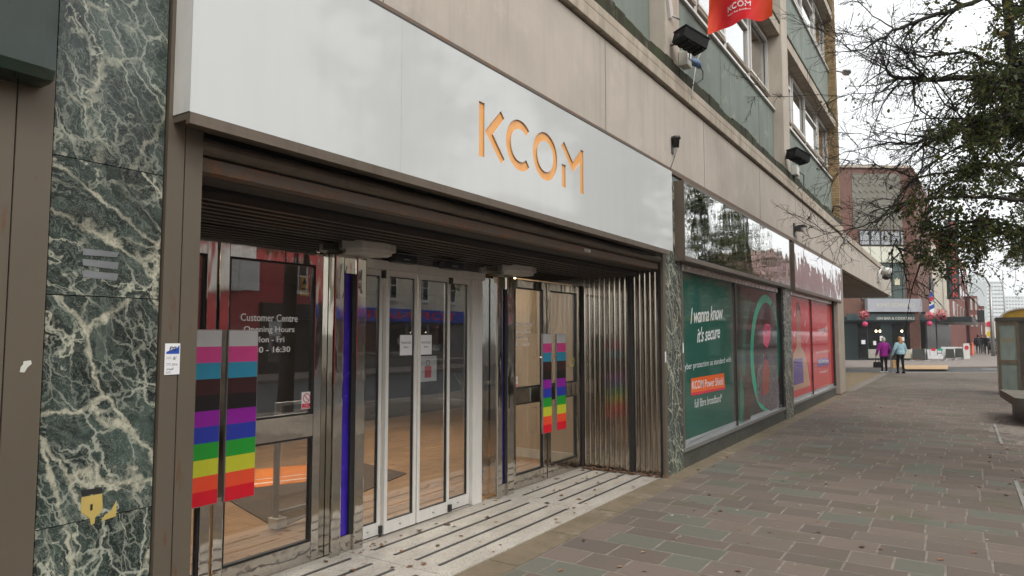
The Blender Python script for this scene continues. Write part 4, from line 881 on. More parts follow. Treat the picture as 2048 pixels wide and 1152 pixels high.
# lantern and camera on the fascia
q = ax(1353, 287, -2.92); t = thing('wall_lantern', 'small black wall lantern on the concrete fascia above the sign end', 'lamp', tuple(q)); MB().box(-2.978, -2.965, q.y-.03, q.y+.03, q.z-.12, q.z+.09).build('back_plate', MT['blackplastic'], t); MB().lathe((-2.925, q.y, q.z-.05), [(.035, 0), (.045, .1), (.062, .11), (.055, .14), (.02, .15)], 12).build('lamp_head', MT['blackplastic'], t); MB().lathe((-2.925, q.y, q.z-.085), [(.012, 0), (.02, .034)], 8).build('bulb', MT['pale_plastic'], t); MB().tube([(-2.925, q.y, q.z-.085), (-2.94, q.y-.04, q.z-.2), (-2.97, q.y-.1, q.z-.34)], .004, 5).build('cable', MT['black'], t)
q = ax(1594, 459, -2.92); t = thing('security_camera', 'small black security camera on the fascia above the gap between poster windows', 'camera', tuple(q)); MB().bbox(-2.978, -2.95, q.y-.10, q.y+.1, q.z-.14, q.z+.14, .01).build('back_plate', MT['blackplastic'], t); MB().bbox(-2.95, -2.82, q.y-.1, q.y+.2, q.z-.03, q.z+.07, .02).build('body', MT['blackplastic'], t); MB().bbox(-2.9, -2.74, q.y-.08, q.y+.28, q.z+.071, q.z+.085, .004).build('sunshade', MT['blackplastic'], t)
q = ax(1768, 548, -2.93); t = thing('dome_camera', 'white dome security camera on a curved arm at the canopy end', 'camera', tuple(q)); yq = q.y-2.4
MB().box(-2.964, -2.88, yq-.5, yq+.1, q.z-.55, q.z+.0).build('bracket_plate', MT['pale_plastic'], t); MB().tube([(-2.93, yq-.7, q.z-.45), (-2.84, yq-.6, q.z-.1), (-2.78, yq-.1, q.z+.12), (-2.72, yq+.4, q.z+.12)], .04, 8).build('arm', MT['white_metal'], t); MB().lathe((-2.70, yq+.7, q.z-.22), [(.10, 0), (.22, .06), (.25, .18), (.25, .3), (.12, .36)], 16).build('housing', MT['white_metal'], t); MB().lathe((-2.70, yq+.7, q.z-.40), [(.06, 0), (.16, .06), (.19, .175)], 16).build('dome', MT['blackplastic'], t)
q = ax(1690, 478, -2.93); single('junction_box', MB().bbox(-2.964, -2.9, q.y-.12, q.y+.12, q.z-.14, q.z+.18, .01), MT['grey_metal'], 'small grey junction box under the ledge where the canopy starts', 'box')
p0, p1 = ay(1674, 142, 23.4), ay(1693, 146, 24.0)
t = thing('street_lamp', 'grey street lamp head peeking out behind the brick corner pier', 'lamp', (p0.x, 23.4, p0.z)); MB().tube([(p0.x-.5, 23.1, p0.z-.05), tuple(p0), tuple(p1)], .03, 8).build('arm', MT['grey_metal'], t); MB().lathe(tuple(p1+Vector((0, .0, -.04))), [(.10, 0), (.15, .05), (.14, .1), (.05, .14)], 12, sx=1.0, sy=1.6).build('lamp_head', MT['grey_metal'], t)
# flag
FY = 9.24
fg = thing('flag', 'orange red fabric flag hanging from the upper wall', 'flag', (-2.4, FY, 6))
def flag_pt(a, b):
    """a 0..1 outward from the wall, b 0..1 upward"""
    x = -2.80+.87*a+.02*math.sin(3*b); z = 5.89+2.2*b-.06*math.sin(math.pi*a)*(1-b)*-1
    fold = math.sin(a*9+b*5)*.035+math.sin((a-b*1.3)*17)*.022*(1-.4*b)+math.sin(a*3.2+1+b*8)*.03
    return Vector((x+.03*(b-.3)*(1-2*a)*.5, FY+fold, z+.02*math.sin(a*14)*(1-b)))
def mk_flag():
    t = NT('orange red flag cloth'); sep = t.n('ShaderNodeSeparateXYZ'); t.l(t.pos(), sep.inputs[0]); n_ = t.noise(t.sc(t.pos(), 1, 0, 1), 1.6, 3, .5)
    d_ = t.m('ABSOLUTE', t.m('ADD', sep.outputs[0], 2.38)); k = t.m('ADD', t.m('MULTIPLY', d_, 1.9), t.m('MULTIPLY', n_, .5))
    t.setp(Base_Color=t.ramp(k, [(.55, c4(.72, .022, .030)), (1.0, c4(.75, .075, .02))]), Roughness=.5, Specular_IOR_Level=.3); return t.mat
m = MB(); NA, NB = 40, 60
m.add([flag_pt(i/NA, j/NB) for j in range(NB+1) for i in range(NA+1)], [(j*(NA+1)+i, j*(NA+1)+i+1, (j+1)*(NA+1)+i+1, (j+1)*(NA+1)+i) for j in range(NB) for i in range(NA)], 0, True)
m.v += []; m.build('cloth', mk_flag(), fg)
def fl_fn(a, b, t_): p = flag_pt(.36+a*.092, .105+b*.092*.87/2.2); return p+Vector((0, -.006, 0))
fx = MB(); logo_mb(lambda a, b, t_: flag_pt(.33+a*.087, .085+b*.036)+Vector((0, -.012-t_, 0)), 0, .002, fx); fx.build('logo', MT['white_ink'], fg)
fx = MB(); vs, fs, _ = text_geo('Super Fast Broadband', 0, .01); fx.add([flag_pt(.33+a*.35, .058+b*.014)+Vector((0, -.012, 0)) for a, b in vs], fs); fx.build('lettering', MT['white_ink'], fg)
MB().tube([(-3.0, FY, 8.12), (-1.8, FY, 8.3)], .018, 8).build('pole', MT['grey_metal'], fg)
q = flag_pt(0, 0); e_ = ax(1384, 188, -2.93)
MB().tube([q, q+Vector((-.02, -.03, -.12)), e_+Vector((.05, .05, .45)), e_, e_+Vector((0, -.12, .05)), e_+Vector((.02, -.06, -.1))], .006, 5).build('rope', simple('pale rope', c4(.5, .5, .46), .8), fg)
q = ax(1345, 18, -2.9); t = thing('alarm_bracket', 'white angled bracket on the concrete column at the picture top', 'bracket', tuple(q)); m = MB(); m.prism([(q.y-.10, q.z+.25), (q.y+.02, q.z-.1), (q.y+.12, q.z-.02), (q.y+.02, q.z+.3)], lambda a, b, t_: (t_, a, b), -2.962, -2.93); m.build('plate', MT['white_metal'], t); MB().tube([(-2.94, q.y+.1, q.z-.04), (-2.88, q.y+.2, q.z-.06)], .012, 6).build('hook', MT['grey_metal'], t)

# ================================================================= PHONE KIOSK, BENCH
kx0, ky = .86, 23.9
kk = thing('phone_kiosk', 'brown phone kiosk with frosted panels and lettering beside the trees', 'kiosk', (1.35, 24.4, 0))
KB = simple('bronze kiosk frame', c4(.145, .115, .075), .4, .3, .2, 4, dirt=.4); KG = simple('frosted kiosk panel', c4(.20, .25, .215), .3, 0, .2, 1.3, dirt=.3); KS = simple('kiosk side', c4(.075, .066, .055), .45, .3, .3, 3)
MB().box(kx0, kx0+.06, ky, ky+.9, 0, 2.10).build('frame_post', KB, kk); MB().box(kx0+.44, kx0+.50, ky, ky+.06, 0, 2.10).build('frame_post', KB, kk)
MB().box(kx0+.061, kx0+.439, ky+.002, ky+.05, 1.98, 2.10).build('top_rail', KB, kk); MB().box(kx0+.061, kx0+.439, ky+.002, ky+.05, .88, 1.0).build('middle_rail', KB, kk); MB().box(kx0+.061, kx0+.439, ky+.002, ky+.05, .0, .12).build('bottom_rail', KB, kk)
MB().box(kx0+.061, kx0+.439, ky+.02, ky+.03, 1.001, 1.979).build('upper_panel', KG, kk); MB().box(kx0+.061, kx0+.439, ky+.02, ky+.03, .121, .879).build('lower_panel', KG, kk)
MB().box(kx0+.501, kx0+1.3, ky+.01, ky+.9, 0, 2.10).build('side_cabin', KS, kk); MB().box(kx0-.02, kx0+1.32, ky-.03, ky+.93, 2.101, 2.2).build('roof_band', KS, kk)
logo_mb(lambda a, b, t_: (kx0+.10+a*.068, ky+.019-t_, 1.50+b*.115), 0, .003).build('logo', simple('ochre lettering', c4(.30, .19, .05)), kk)
m = MB(); pr = [(-.0+.62*math.cos(R(a))+.78, 2.2+.24*math.sin(R(a))) for a in range(0, 181, 15)]
m.prism([(kx0+a-.02, b) for a, b in pr], lambda a, b, t_: (a, t_, b), ky+.05, ky+.88); m.build('dome_roof', simple('yellow kiosk roof', c4(.55, .33, .03), .35), kk)
m = MB(); pr2 = [(-.0+.66*math.cos(R(a))+.78, 2.2+.28*math.sin(R(a))) for a in range(0, 181, 15)]; ring = pr2+pr[::-1]
for i in range(12): m.prism([(kx0+q_[0]-.02, q_[1]) for q_ in (pr2[i], pr2[i+1], pr[i+1], pr[i])], lambda a, b, t_: (a, t_, b), ky+.0, ky+.92)
m.build('roof_rim', MT['white_metal'], kk)
bn = thing('street_bench', 'dark weathered concrete slab bench beside the phone kiosk', 'bench', (1.5, 17.4, 0))
m = MB(); m.prism([(.66, 18.3), (.80, 16.0), (1.1, 15.75), (3.2, 15.75), (3.2, 18.3)], lambda a, b, t_: (a, b, t_), .36, .52); m.build('seat_slab', MT['bench'], bn); m = MB(); m.prism([(.85, 18.1), (.98, 16.3), (3.0, 16.2), (3.0, 18.1)], lambda a, b, t_: (a, b, t_), 0, .359); m.build('plinth', MT['black'], bn)

# ================================================================= PUB ACROSS THE JUNCTION
PD = 46.4; ppx = PD/FPX; TH = R(36)
pub = bpy.data.objects.new('pub_building', None); col.objects.link(pub); pub0 = ad(1683, 720, PD); pub.location = (pub0.x, pub0.y, 0); pub.rotation_euler = (0, 0, TH)
tag(pub, 'brown brick pub with grey patterned panel and dark ground floor across the road', 'building'); ORI[pub.name] = Vector((0, 0, 0))
def pu(u): return (u-1683)*ppx/math.cos(TH-YAW)
def pvz(v): return EYE+(670-v)*ppx
def pbox(mb, u0, u1, v0, v1, d0, d1, mi=0): return mb.box(pu(u0), pu(u1), d0, d1, pvz(v0), pvz(v1), mi)
UR = 1838
m = MB(); m.prism([(-9, 0), (pu(UR), 0), (pu(UR)-.2, 15.5), (-9, 15.5)], lambda a, b, t_: (a, b, t_), 0, pvz(331)); m.build('brick_walls', MT['brick_pub'], pub)
m = MB(); pbox(m, 1540, UR+2, 331, 326, -.12, 15); m.build('parapet_coping', MT['ledge'], pub)
PG = mk_concrete('grey patterned stone', c4(.20, .19, .16), .2)
pn = pbox(MB(), 1716, 1828, 457, 343, -.04, .1).build('stone_panel', PG, pub)
for i in range(9):
    for j in range(8):
        cu_, cv = 1722+i*12.4+(6 if j % 2 else 0), 350+j*14
        if cu_ < 1822: m = MB(); w_ = .13; m.prism([(pu(cu_)-w_*1.5, pvz(cv)), (pu(cu_), pvz(cv)+w_*1.3), (pu(cu_)+w_*1.5, pvz(cv)), (pu(cu_), pvz(cv)-w_*1.3)], lambda a, b, t_: (a, t_, b), -.075, -.041); m.build('lozenge', PG, pn)
DK = simple('dark teal joinery', c4(.022, .032, .034), .3, 0, .2, 1); DKF = simple('black frame', c4(.02), .4); CRM = simple('cream infill panel', c4(.60, .60, .50), .5, 0, .06, .5)
us = [1727, 1749, 1771, 1792, 1812, 1830]
for a, b in zip(us, us[1:]):
    wn = pbox(MB(), a, b, 490, 459, -.05, .05).build('window', DKF, pub); pbox(MB(), a+2, b-2, 488, 461, -.07, -.051).build('pane', MT['glass_window'], wn); pbox(MB(), a+1.5, b-1.5, 481, 480, -.08, -.071).build('glazing_bar', DKF, wn)
    pbox(MB(), a+.8, b-.8, 524, 492, -.06, .05).build('cream_panel', CRM, pub)
    wn = pbox(MB(), a, b, 600, 525, -.05, .05).build('window', DKF, pub)
    for v0, v1 in ((542, 527), (570, 544), (599, 572)): pbox(MB(), a+1, b-1, v1, v0, -.07, -.051).build('pane', simple('grey green glass', c4(.10, .13, .12), .1) if (a, v0) == (1727, 542) else bpy.data.materials['grey green glass'], wn)
m = MB(); m.add([(pu(1802)+a*.34, -.075, pvz(570)+b*.42) for a, b in [(-.5, 0), (.5, 0), (.55, 1), (.25, .9), (0, 1.3), (-.25, .9), (-.55, 1)]], [tuple(range(7))]); m.build('crest', simple('crest print', c4(.55, .50, .36), .5, 0, .5, 6), pub)
fs_ = pbox(MB(), 1660, 1862, 640, 634, -.35, .1).build('fascia', DK, pub); pbox(MB(), 1660, 1858, 643.5, 640.1, -.32, .0).build('fascia_base', simple('teal fascia', c4(.05, .075, .078), .35), pub)
m = MB(); pbox(m, 1690, 1858, 641, 628, -.40, -.351); m.build('teal_fascia_board', simple('teal board', c4(.045, .072, .075), .4), pub)
m = MB(); text_on(m, 'GIN BAR & COCKTAILS', (pu(1751), -.405, pvz(639.5)), (pu(1828), -.405, pvz(639.5)), (pu(1751), -.405, pvz(634.2)), off=.01); m.build('lettering', simple('cream letters', c4(.62, .60, .50)), pub)
sb = pbox(MB(), 1731, 1842, 624, 598, -.55, -.2).build('name_board', simple('grey name board', c4(.36, .37, .40), .5, 0, .08, 1), pub)
m = MB(); text_on(m, 'KING EDWARD', (pu(1750), -.556, pvz(614.5)), (pu(1827), -.556, pvz(614.5)), (pu(1750), -.556, pvz(607)), off=.01); text_on(m, 'THE', (pu(1784), -.556, pvz(604.4)), (pu(1792), -.556, pvz(604.4)), (pu(1784), -.556, pvz(602)))
m.build('lettering', simple('pale gold letters', c4(.50, .49, .40)), sb)
gf = pbox(MB(), 1660, 1858, 724, 641.5, -.15, .02).build('shopfront', DK, pub)
for a, b in ((1716, 1734), (1737, 1762), (1786, 1808), (1811, 1832), (1835, 1854)): pbox(MB(), a, b, 716, 648, -.17, -.151).build('pane', simple('dark pub glass', c4(.012, .013, .012), .08) if a == 1716 else bpy.data.materials['dark pub glass'], gf)
for a, b, c, d_ in ((1722, 1730, 680, 688), (1746, 1752, 682, 690), (1760, 1766, 672, 682), (1804, 1810, 674, 682)): pbox(MB(), a, b, d_, c, -.176, -.171).build('notice', MT['paper'], gf)
for a in (1751, 1759, 1804, 1824): pbox(MB(), a, a+3.2, 664, 660.5, -.18, -.171).build('wall_light', MT['lamp_glow'], gf)
pbox(MB(), 1735, 1758, 716, 698, -.2, -.172).build('white_unit', simple('cream unit', c4(.32, .31, .27)), gf)
# flank running away from us, then the neighbours along it
FD = (R(2.2))
def flank(u):
    vtop = 337+2.1*(u-1841); dep = PD*333/(670-vtop); return ad(u, 670, dep)
c0, c1, c2, c3 = flank(1840), flank(1869.5), flank(1901), flank(1939)
def block(name, label, pa_, pb_, z1, mt, depth=12, z0=0):
    t = thing(name, label, 'building', (pa_.x, pa_.y, 0)); dv = (pb_-pa_); nrm = Vector((-dv.y, dv.x, 0)).normalized()
    m = MB(); m.prism([(pa_.x, pa_.y), (pb_.x, pb_.y), (pb_.x+nrm.x*depth, pb_.y+nrm.y*depth), (pa_.x+nrm.x*depth, pa_.y+nrm.y*depth)], lambda a, b, t_: (a, b, t_), z0, z1); m.build('walls', mt, t); return t, nrm
def pts_on(pa_, pb_, s, out): dv = pb_-pa_; nrm = Vector((dv.y, -dv.x, 0)).normalized(); return pa_+dv*s+nrm*out
def flank_box(t, pa_, pb_, s0, s1, z0, z1, o0, o1, name, mt):
    q = [pts_on(pa_, pb_, s0, o0), pts_on(pa_, pb_, s1, o0), pts_on(pa_, pb_, s1, o1), pts_on(pa_, pb_, s0, o1)]
    m = MB(); m.prism([(a.x, a.y) for a in q], lambda a, b, t_: (a, b, t_), z0, z1); return m.build(name, mt, t)
t, _ = block('brick_building', 'brown brick wing of the pub turning into the side street', c0, c1, pvz(333), MT['brick_pub'], 9)
flank_box(t, c0, c1, .1, .98, 3.0, 3.3, 0, .3, 'fascia', DK); flank_box(t, c0, c1, .05, .95, .0, 2.9, 0.001, .12, 'shopfront', DK); flank_box(t, c0, c1, .72, .95, 4.0, 6.3, .0, .12, 'dark_panel', DK)
t, _ = block('rendered_building', 'beige rendered building with a tall vertical sign beyond the brick pub', c1, c2, 9.6, MT['cream'], 10)
flank_box(t, c1, c2, .05, .95, 0, 2.7, .001, .1, 'shopfront', DK)
flank_box(t, c1, c2, .02, .9, 2.75, 3.2, 0.0, 2.6, 'awning', DK)
sg = thing('vertical_sign', 'tall black vertical sign with red letters on the beige building', 'sign', tuple(ay(1910, 600, c2.y-3)))
s0, s1 = ad(1901, 598, 66), ad(1920, 598, 66); s2 = ad(1901, 440, 66); rt = (s1-s0); bk_ = Vector((-rt.y, rt.x, 0)).normalized()*.5
m = MB(); m.prism([(s0.x, s0.y), (s1.x, s1.y), (s1.x+bk_.x, s1.y+bk_.y), (s0.x+bk_.x, s0.y+bk_.y)], lambda a, b, t_: (a, b, t_), s0.z, s2.z); m.build('sign_board', simple('black sign board', c4(.018, .022, .024), .4), sg)
lt = simple('red sign letters', c4(.60, .06, .04)); wrd = 'WETHERSPOON'; ft = Vector((rt.y, -rt.x, 0)).normalized()*.03
for i, ch in enumerate(wrd):
    zt_ = s2.z-(s2.z-s0.z)*(i+.35)/(len(wrd)+.3); h_ = (s2.z-s0.z)/(len(wrd)+.3)*.66; a_ = s0+rt*.27+ft; b_ = s0+rt*.73+ft
    m = MB(); text_on(m, ch, (a_.x, a_.y, zt_-h_), (b_.x, b_.y, zt_-h_), (a_.x, a_.y, zt_), off=.02); m.build('letter', lt, sg)
t, _ = block('red_brick_building', 'tall red brick building behind the vertical sign', c2, c3, pvz(334), MT['brick_far'], 14)
for i in range(5):
    for j in range(3): wn = flank_box(t, c2, c3, .12+i*.17, .2+i*.17, 4+j*3, 5.7+j*3, 0, .06, 'window', MT['white_metal']); flank_box(t, c2, c3, .13+i*.17, .19+i*.17, 4.1+j*3, 5.6+j*3, .061, .07, 'pane', MT['glass_window'])
def far_block(name, label, u0, u1, vt, dep, mt, cat='building', dp=14, rows=0, cols=0, wm=None, vb=None, wfac=.55, hfac=.5):
    a, b = ad(u0, 670, dep), ad(u1, 670, dep); zt_ = ad(u0, vt, dep).z; t = thing(name, label, cat, (a.x, a.y, 0)); dv = b-a; bk2 = Vector((-dv.y, dv.x, 0)).normalized()
    m = MB(); q = [a, b, b+bk2*dp, a+bk2*dp]; m.prism([(c_.x, c_.y) for c_ in q], lambda x_, y_, t_: (x_, y_, t_), -.1, zt_); m.build('walls', mt, t)
    for r_ in range(rows):
        for c_ in range(cols):
            s0_, s1_ = (c_+.5-wfac/2)/cols, (c_+.5+wfac/2)/cols; z0_ = zt_*(r_+.5-hfac/2)/rows; z1_ = zt_*(r_+.5+hfac/2)/rows
            if z0_ < 3: continue
            p_, q_ = a+dv*s0_-bk2*.12, a+dv*s1_-bk2*.12; m = MB(); m.add([(p_.x, p_.y, z0_), (q_.x, q_.y, z0_), (q_.x, q_.y, z1_), (p_.x, p_.y, z1_)]+[(p_.x+bk2.x*.14, p_.y+bk2.y*.14, z_) for z_ in (z0_, z1_)]+[(q_.x+bk2.x*.14, q_.y+bk2.y*.14, z_) for z_ in (z0_, z1_)], [(0, 1, 2, 3), (0, 3, 5, 4), (1, 6, 7, 2), (3, 2, 7, 5), (0, 4, 6, 1)]); m.build('window', wm, t)
    return t
WNF = simple('far window', c4(.16, .18, .20), .2)
far_block('red_brick_building', 'lower red brick building with pale window strip down the street', 1940, 1958, 592, 110, MT['brick_far'], rows=3, cols=2, wm=simple('tall pale window', c4(.5, .5, .45)), wfac=.4, hfac=.7)
far_block('red_brick_building', 'smallest red brick building farthest down the street', 1958, 1971, 612, 125, MT['brick_far'], rows=3, cols=2, wm=MT['white_metal'], wfac=.35)
TW = simple('pale tower cladding', c4(.55, .58, .56), .7, 0, .05, .02); TW2 = simple('white tower cladding', c4(.62, .64, .63), .7, 0, .05, .02)
far_block('tower_block', 'pale slab tower block rising behind the red brick buildings', 1940, 1976, 548, 620, TW, dp=20, rows=18, cols=4, wm=WNF, wfac=.5)
far_block('tower_block', 'white tower block with banded windows behind the lamp post', 1978, 2012, 562, 560, TW2, dp=20, rows=15, cols=5, wm=WNF, wfac=.8, hfac=.35)
far_block('tower_block', 'lowest white tower block behind the kiosk roof', 2014, 2056, 592, 600, TW2, dp=20, rows=12, cols=7, wm=WNF, wfac=.6, hfac=.35)
far_block('tree_screen_building', 'long low pale building closing the street below the towers', 1968, 2060, 640, 300, MT['cream'], dp=15, rows=2, cols=8, wm=WNF)
# pub decorations
def basket(label, u, v, r_, mt):
    c_ = ad(u, v, PD-1.0); t = thing('flower_basket', label, 'flower basket', tuple(c_), group='pub flower baskets'); m = MB()
    for i in range(260):
        d_ = Vector((random.gauss(0, 1), random.gauss(0, 1), random.gauss(0, 1))).normalized()*r_*random.uniform(.55, 1.05); s_ = .05; a_ = d_.orthogonal().normalized()*s_; b_ = d_.cross(a_).normalized()*s_; m.quad(c_+d_-a_, c_+d_-b_, c_+d_+a_, c_+d_+b_)
    tag(m.build('blossom', mt, t), kind='stuff'); MB().lathe(tuple(c_-Vector((0, 0, r_*.75))), [(r_*.15, 0), (r_*.55, r_*.35), (r_*.6, r_*.7)], 12).build('bowl', MT['black'], t)
def mk_bloom():
    t = NT('pink blossom'); t.setp(Base_Color=t.ramp(t.island(), [(0, c4(.55, .05, .14)), (.45, c4(.62, .16, .24)), (.7, c4(.60, .33, .2)), (1, c4(.05, .10, .03))], 'CONSTANT'), Roughness=.7); return t.mat
BL = mk_bloom()
basket('round pink flower basket at the near end of the pub fascia', 1728, 630, .36, BL); basket('wide pink flower basket at the pub corner', 1882, 629, .44, BL); basket('pink flower basket beside the flag balloon on the pub', 1858, 632, .30, BL)
for u, v, lb in ((1730, 648, 'pink paper ball hanging below the near pub flower basket'), (1859, 647, 'pink paper ball hanging at the pub corner')):
    c_ = ad(u, v, PD-1.0); t = thing('paper_ball', lb, 'decoration', tuple(c_), group='pink paper balls'); MB().lathe(tuple(c_-Vector((0, 0, .17))), [(.02, 0)]+[(.17*math.sin(R(a)), .17-.17*math.cos(R(a))) for a in range(20, 180, 20)]+[(.02, .34)], 12).build('ball', col_mat('pink paper', c4(.62, .06, .16), .7) if u < 1800 else bpy.data.materials['pink paper'], t); MB().tube([c_+Vector((0, 0, .17)), c_+Vector((0, 0, .5))], .01, 5).build('string', MT['ink'], t)
c_ = ad(1863, 612, PD-1.0); t = thing('flag_bunting', 'upright red white and blue flag decoration at the pub corner', 'flag', tuple(c_))
for i, mt in enumerate((MT['red_ink'], MT['white_ink'], MT['blue_ink'], MT['white_ink'], MT['red_ink'], MT['blue_ink'])):
    m = MB(); z0 = c_.z-.8+i*.27; w_ = .17-.02*abs(i-2); d_ = Vector((math.cos(TH), math.sin(TH), 0)); f_ = lambda a, b, t_: c_+d_*a+Vector((math.sin(TH)*t_, -math.cos(TH)*t_, b-c_.z)); m.prism([(-w_, z0), (w_, z0+.12), (w_*.9, z0+.38), (-w_*.9, z0+.26)], f_, 0, .02); m.build('cloth_band', mt, t)
MB().tube([c_+Vector((0, 0, -.85)), c_+Vector((0, 0, 1.05))], .02, 6).build('pole', MT['white_metal'], t)
# cafe barriers and signs
def barrier(label, u0, u1, vb, vt, mt, strip=None):
    a, b = az(u0, vb, .012), az(u1, vb, .012); dep = 1; h_ = (vb-vt)/(vb-670)*EYE; t = thing('cafe_barrier', label, 'barrier', tuple((a+b)/2), group='cafe barriers outside the pub'); dv = b-a; n_ = Vector((dv.y, -dv.x, 0)).normalized()
    m = MB(); m.prism([(0.03, .16), (.97, .16), (.97, h_-.02), (.03, h_-.02)], lambda s_, z_, t_: (a.x+dv.x*s_+n_.x*t_, a.y+dv.y*s_+n_.y*t_, z_), 0, .02); ban = m.build('banner', mt, t)
    for s_ in (0.0, 1.0): p_ = a+dv*s_; MB().tube([(p_.x, p_.y, .012), (p_.x, p_.y, h_)], .03, 8).build('pole', MT['grey_metal'], t); MB().lathe((p_.x, p_.y, .012), [(.18, 0), (.18, .03), (.05, .05)], 12).build('foot', MT['grey_metal'], t)
    if strip: strip(a, dv, n_, h_, ban)
    return t
BDK = simple('dark banner', c4(.035, .038, .032), .6, 0, .4, 2); BW = simple('white banner', c4(.60, .60, .60), .6)
def deco(a, dv, n_, h_, ban):
    f_ = lambda s_, z_, t_: (a.x+dv.x*s_+n_.x*t_, a.y+dv.y*s_+n_.y*t_, z_)
    for s0_, s1_, z0_, z1_, mt in ((.25, .5, h_-.12, h_+.05, MT['red_ink']), (.62, .95, h_-.1, h_+.02, GT), (.58, .9, .5, .54, MT['ink']), (.58, .61, .36, .72, MT['ink']), (.87, .9, .36, .72, MT['ink']), (.15, .17, .35, .8, MT['ink'])): m = MB(); m.prism([(s0_, z0_), (s1_, z0_), (s1_, z1_), (s0_, z1_)], f_, .022, .026); m.build('print', mt, ban)
barrier('dark cafe barrier banner next to the blonde woman', 1824, 1851, 722, 697, BDK); barrier('white cafe barrier banner with red and green tabs', 1855, 1888, 722, 698, BW, deco); barrier('dark cafe barrier banner after the white one', 1891, 1909, 720.5, 697, BDK); barrier('last dark cafe barrier banner near the red sign', 1910, 1927, 719, 696, BDK); barrier('cream cafe barrier banner behind the walking women', 1800, 1822, 721, 698, simple('cream banner', c4(.5, .45, .33))); barrier('long white barrier screen behind the dark cafe banners', 1883, 1926, 715, 693, BW)
a = az(1934, 718, .012); t = thing('pavement_sign', 'small white and red sign board at the end of the cafe barriers', 'sign', tuple(a)); d_ = RT*.22; MB().add([a-d_, a+d_, a+d_+Vector((0, 0, 1.1)), a-d_+Vector((0, 0, 1.1)), a-d_+FW*.3, a+d_+FW*.3], [(0, 1, 2, 3), (4, 5, 2, 3)]).build('board', MT['white_metal'], t); m = MB(); po = arc(0, .8, .15, 0, 360, 14)[:-1]; m.add([a+RT*p_[0]+Vector((0, 0, p_[1]))-FW*.02 for p_ in po], [tuple(range(14))]); m.build('red_disc', MT['red_ink'], t)
for u, v, lb in ((1945, 710, 'orange traffic bollard beyond the cafe barriers'),):
    a = az(u, v); t = thing('bollard', lb, 'bollard', tuple(a)); MB().lathe(tuple(a), [(.20, 0), (.20, .06), (.12, .07), (.11, .95), (.05, 1.05)], 12).build('shaft', col_mat('orange bollard plastic', c4(.62, .10, .04), .5), t)
# lamp posts and signals down the street
def pole(label, u, vb, vt, r_, name='lamp_post', cat='lamp post', arm=None):
    a = az(u, vb); h_ = (vb-vt)/(vb-670)*EYE; t = thing(name, label, cat, (a.x, a.y, 0)); MB().tube([(a.x, a.y, 0), (a.x, a.y, h_*.35), (a.x, a.y, h_)], [r_*1.2, r_, r_*.7], 10).build('shaft', MT['grey_metal'], t)
    if arm: e_ = Vector((a.x, a.y, h_)); MB().tube([e_, e_+RT*arm*.4+Vector((0, 0, abs(arm)*.8)), e_+RT*arm+Vector((0, 0, abs(arm)*1.1))], r_*.5, 8).build('arm', MT['grey_metal'], t); MB().lathe(tuple(e_+RT*arm+Vector((0, 0, abs(arm)*1.05))), [(.1, 0), (.22, .05), (.15, .15)], 10, sy=1.6).build('lamp_head', MT['grey_metal'], t)
    return t, a, h_
pole('thick grey lamp post rising beyond the pedestrians', 1987, 712, 572, .13, arm=-.9); pole('thin dark pole behind the phone kiosk', 2013, 700, 540, .07, 'steel_pole', 'pole')
t, a, h_ = pole('traffic signal pole down the side street', 1965, 704, 640, .07, 'traffic_signal', 'traffic signal')
MB().bbox(a.x-.3, a.x+.3, a.y-.3, a.y-.05, h_-.2, h_+1.0, .05).build('signal_head', MT['blackplastic'], t)
t, a, h_ = pole('pole with round red and yellow road signs', 1981, 706, 655, .07, 'road_sign', 'road sign')
for z_, mt in ((h_+.3, MT['red_ink']), (h_-.6, simple('yellow sign face', c4(.62, .42, .03)))): m = MB(); po = arc(0, 0, .28, 0, 360, 16)[:-1]; m.prism(po, lambda x_, y_, t_: Vector((a.x, a.y-.12, z_))+RT*x_+Vector((0, -t_, y_)), 0, .03); m.build('sign_face', mt, t)

# ================================================================= PEOPLE
def rmesh(mb, vox, name, smooth=4):
    me = mb.mesh(name+' base', MT['skin']); o = bpy.data.objects.new('remesh', me); col.objects.link(o)
    md = o.modifiers.new('r', 'REMESH'); md.mode = 'VOXEL'; md.voxel_size = vox; sm = o.modifiers.new('s', 'SMOOTH'); sm.iterations = smooth; sm.factor = .5
    bpy.context.view_layer.update(); ev = o.evaluated_get(bpy.context.evaluated_depsgraph_get()); m2 = bpy.data.meshes.new_from_object(ev); bpy.data.objects.remove(o); m2.name = name
    for p_ in m2.polygons: p_.use_smooth = True
    return m2
def cap(mb, pts, rads, n=10):
    """limb: tapered chain with rounded ends, solid"""
    pts = [Vector(p_) for p_ in pts]; a = (pts[0]-pts[1]).normalized(); b = (pts[-1]-pts[-2]).normalized()
    P_ = [pts[0]+a*rads[0]*.8, pts[0]+a*rads[0]*.5]+pts+[pts[-1]+b*rads[-1]*.5, pts[-1]+b*rads[-1]*.8]; R_ = [rads[0]*.5, rads[0]*.85]+list(rads)+[rads[-1]*.85, rads[-1]*.5]
    mb.tube(P_, R_, n)
def ell(mb, c_, rx, ry, rz, n=12):
    mb.lathe(c_, [(.05, -rz*.995)]+[(math.sin(R(a)), -math.cos(R(a))*rz) for a in range(15, 180, 15)]+[(.05, rz*.995)], n, sx=rx, sy=ry)
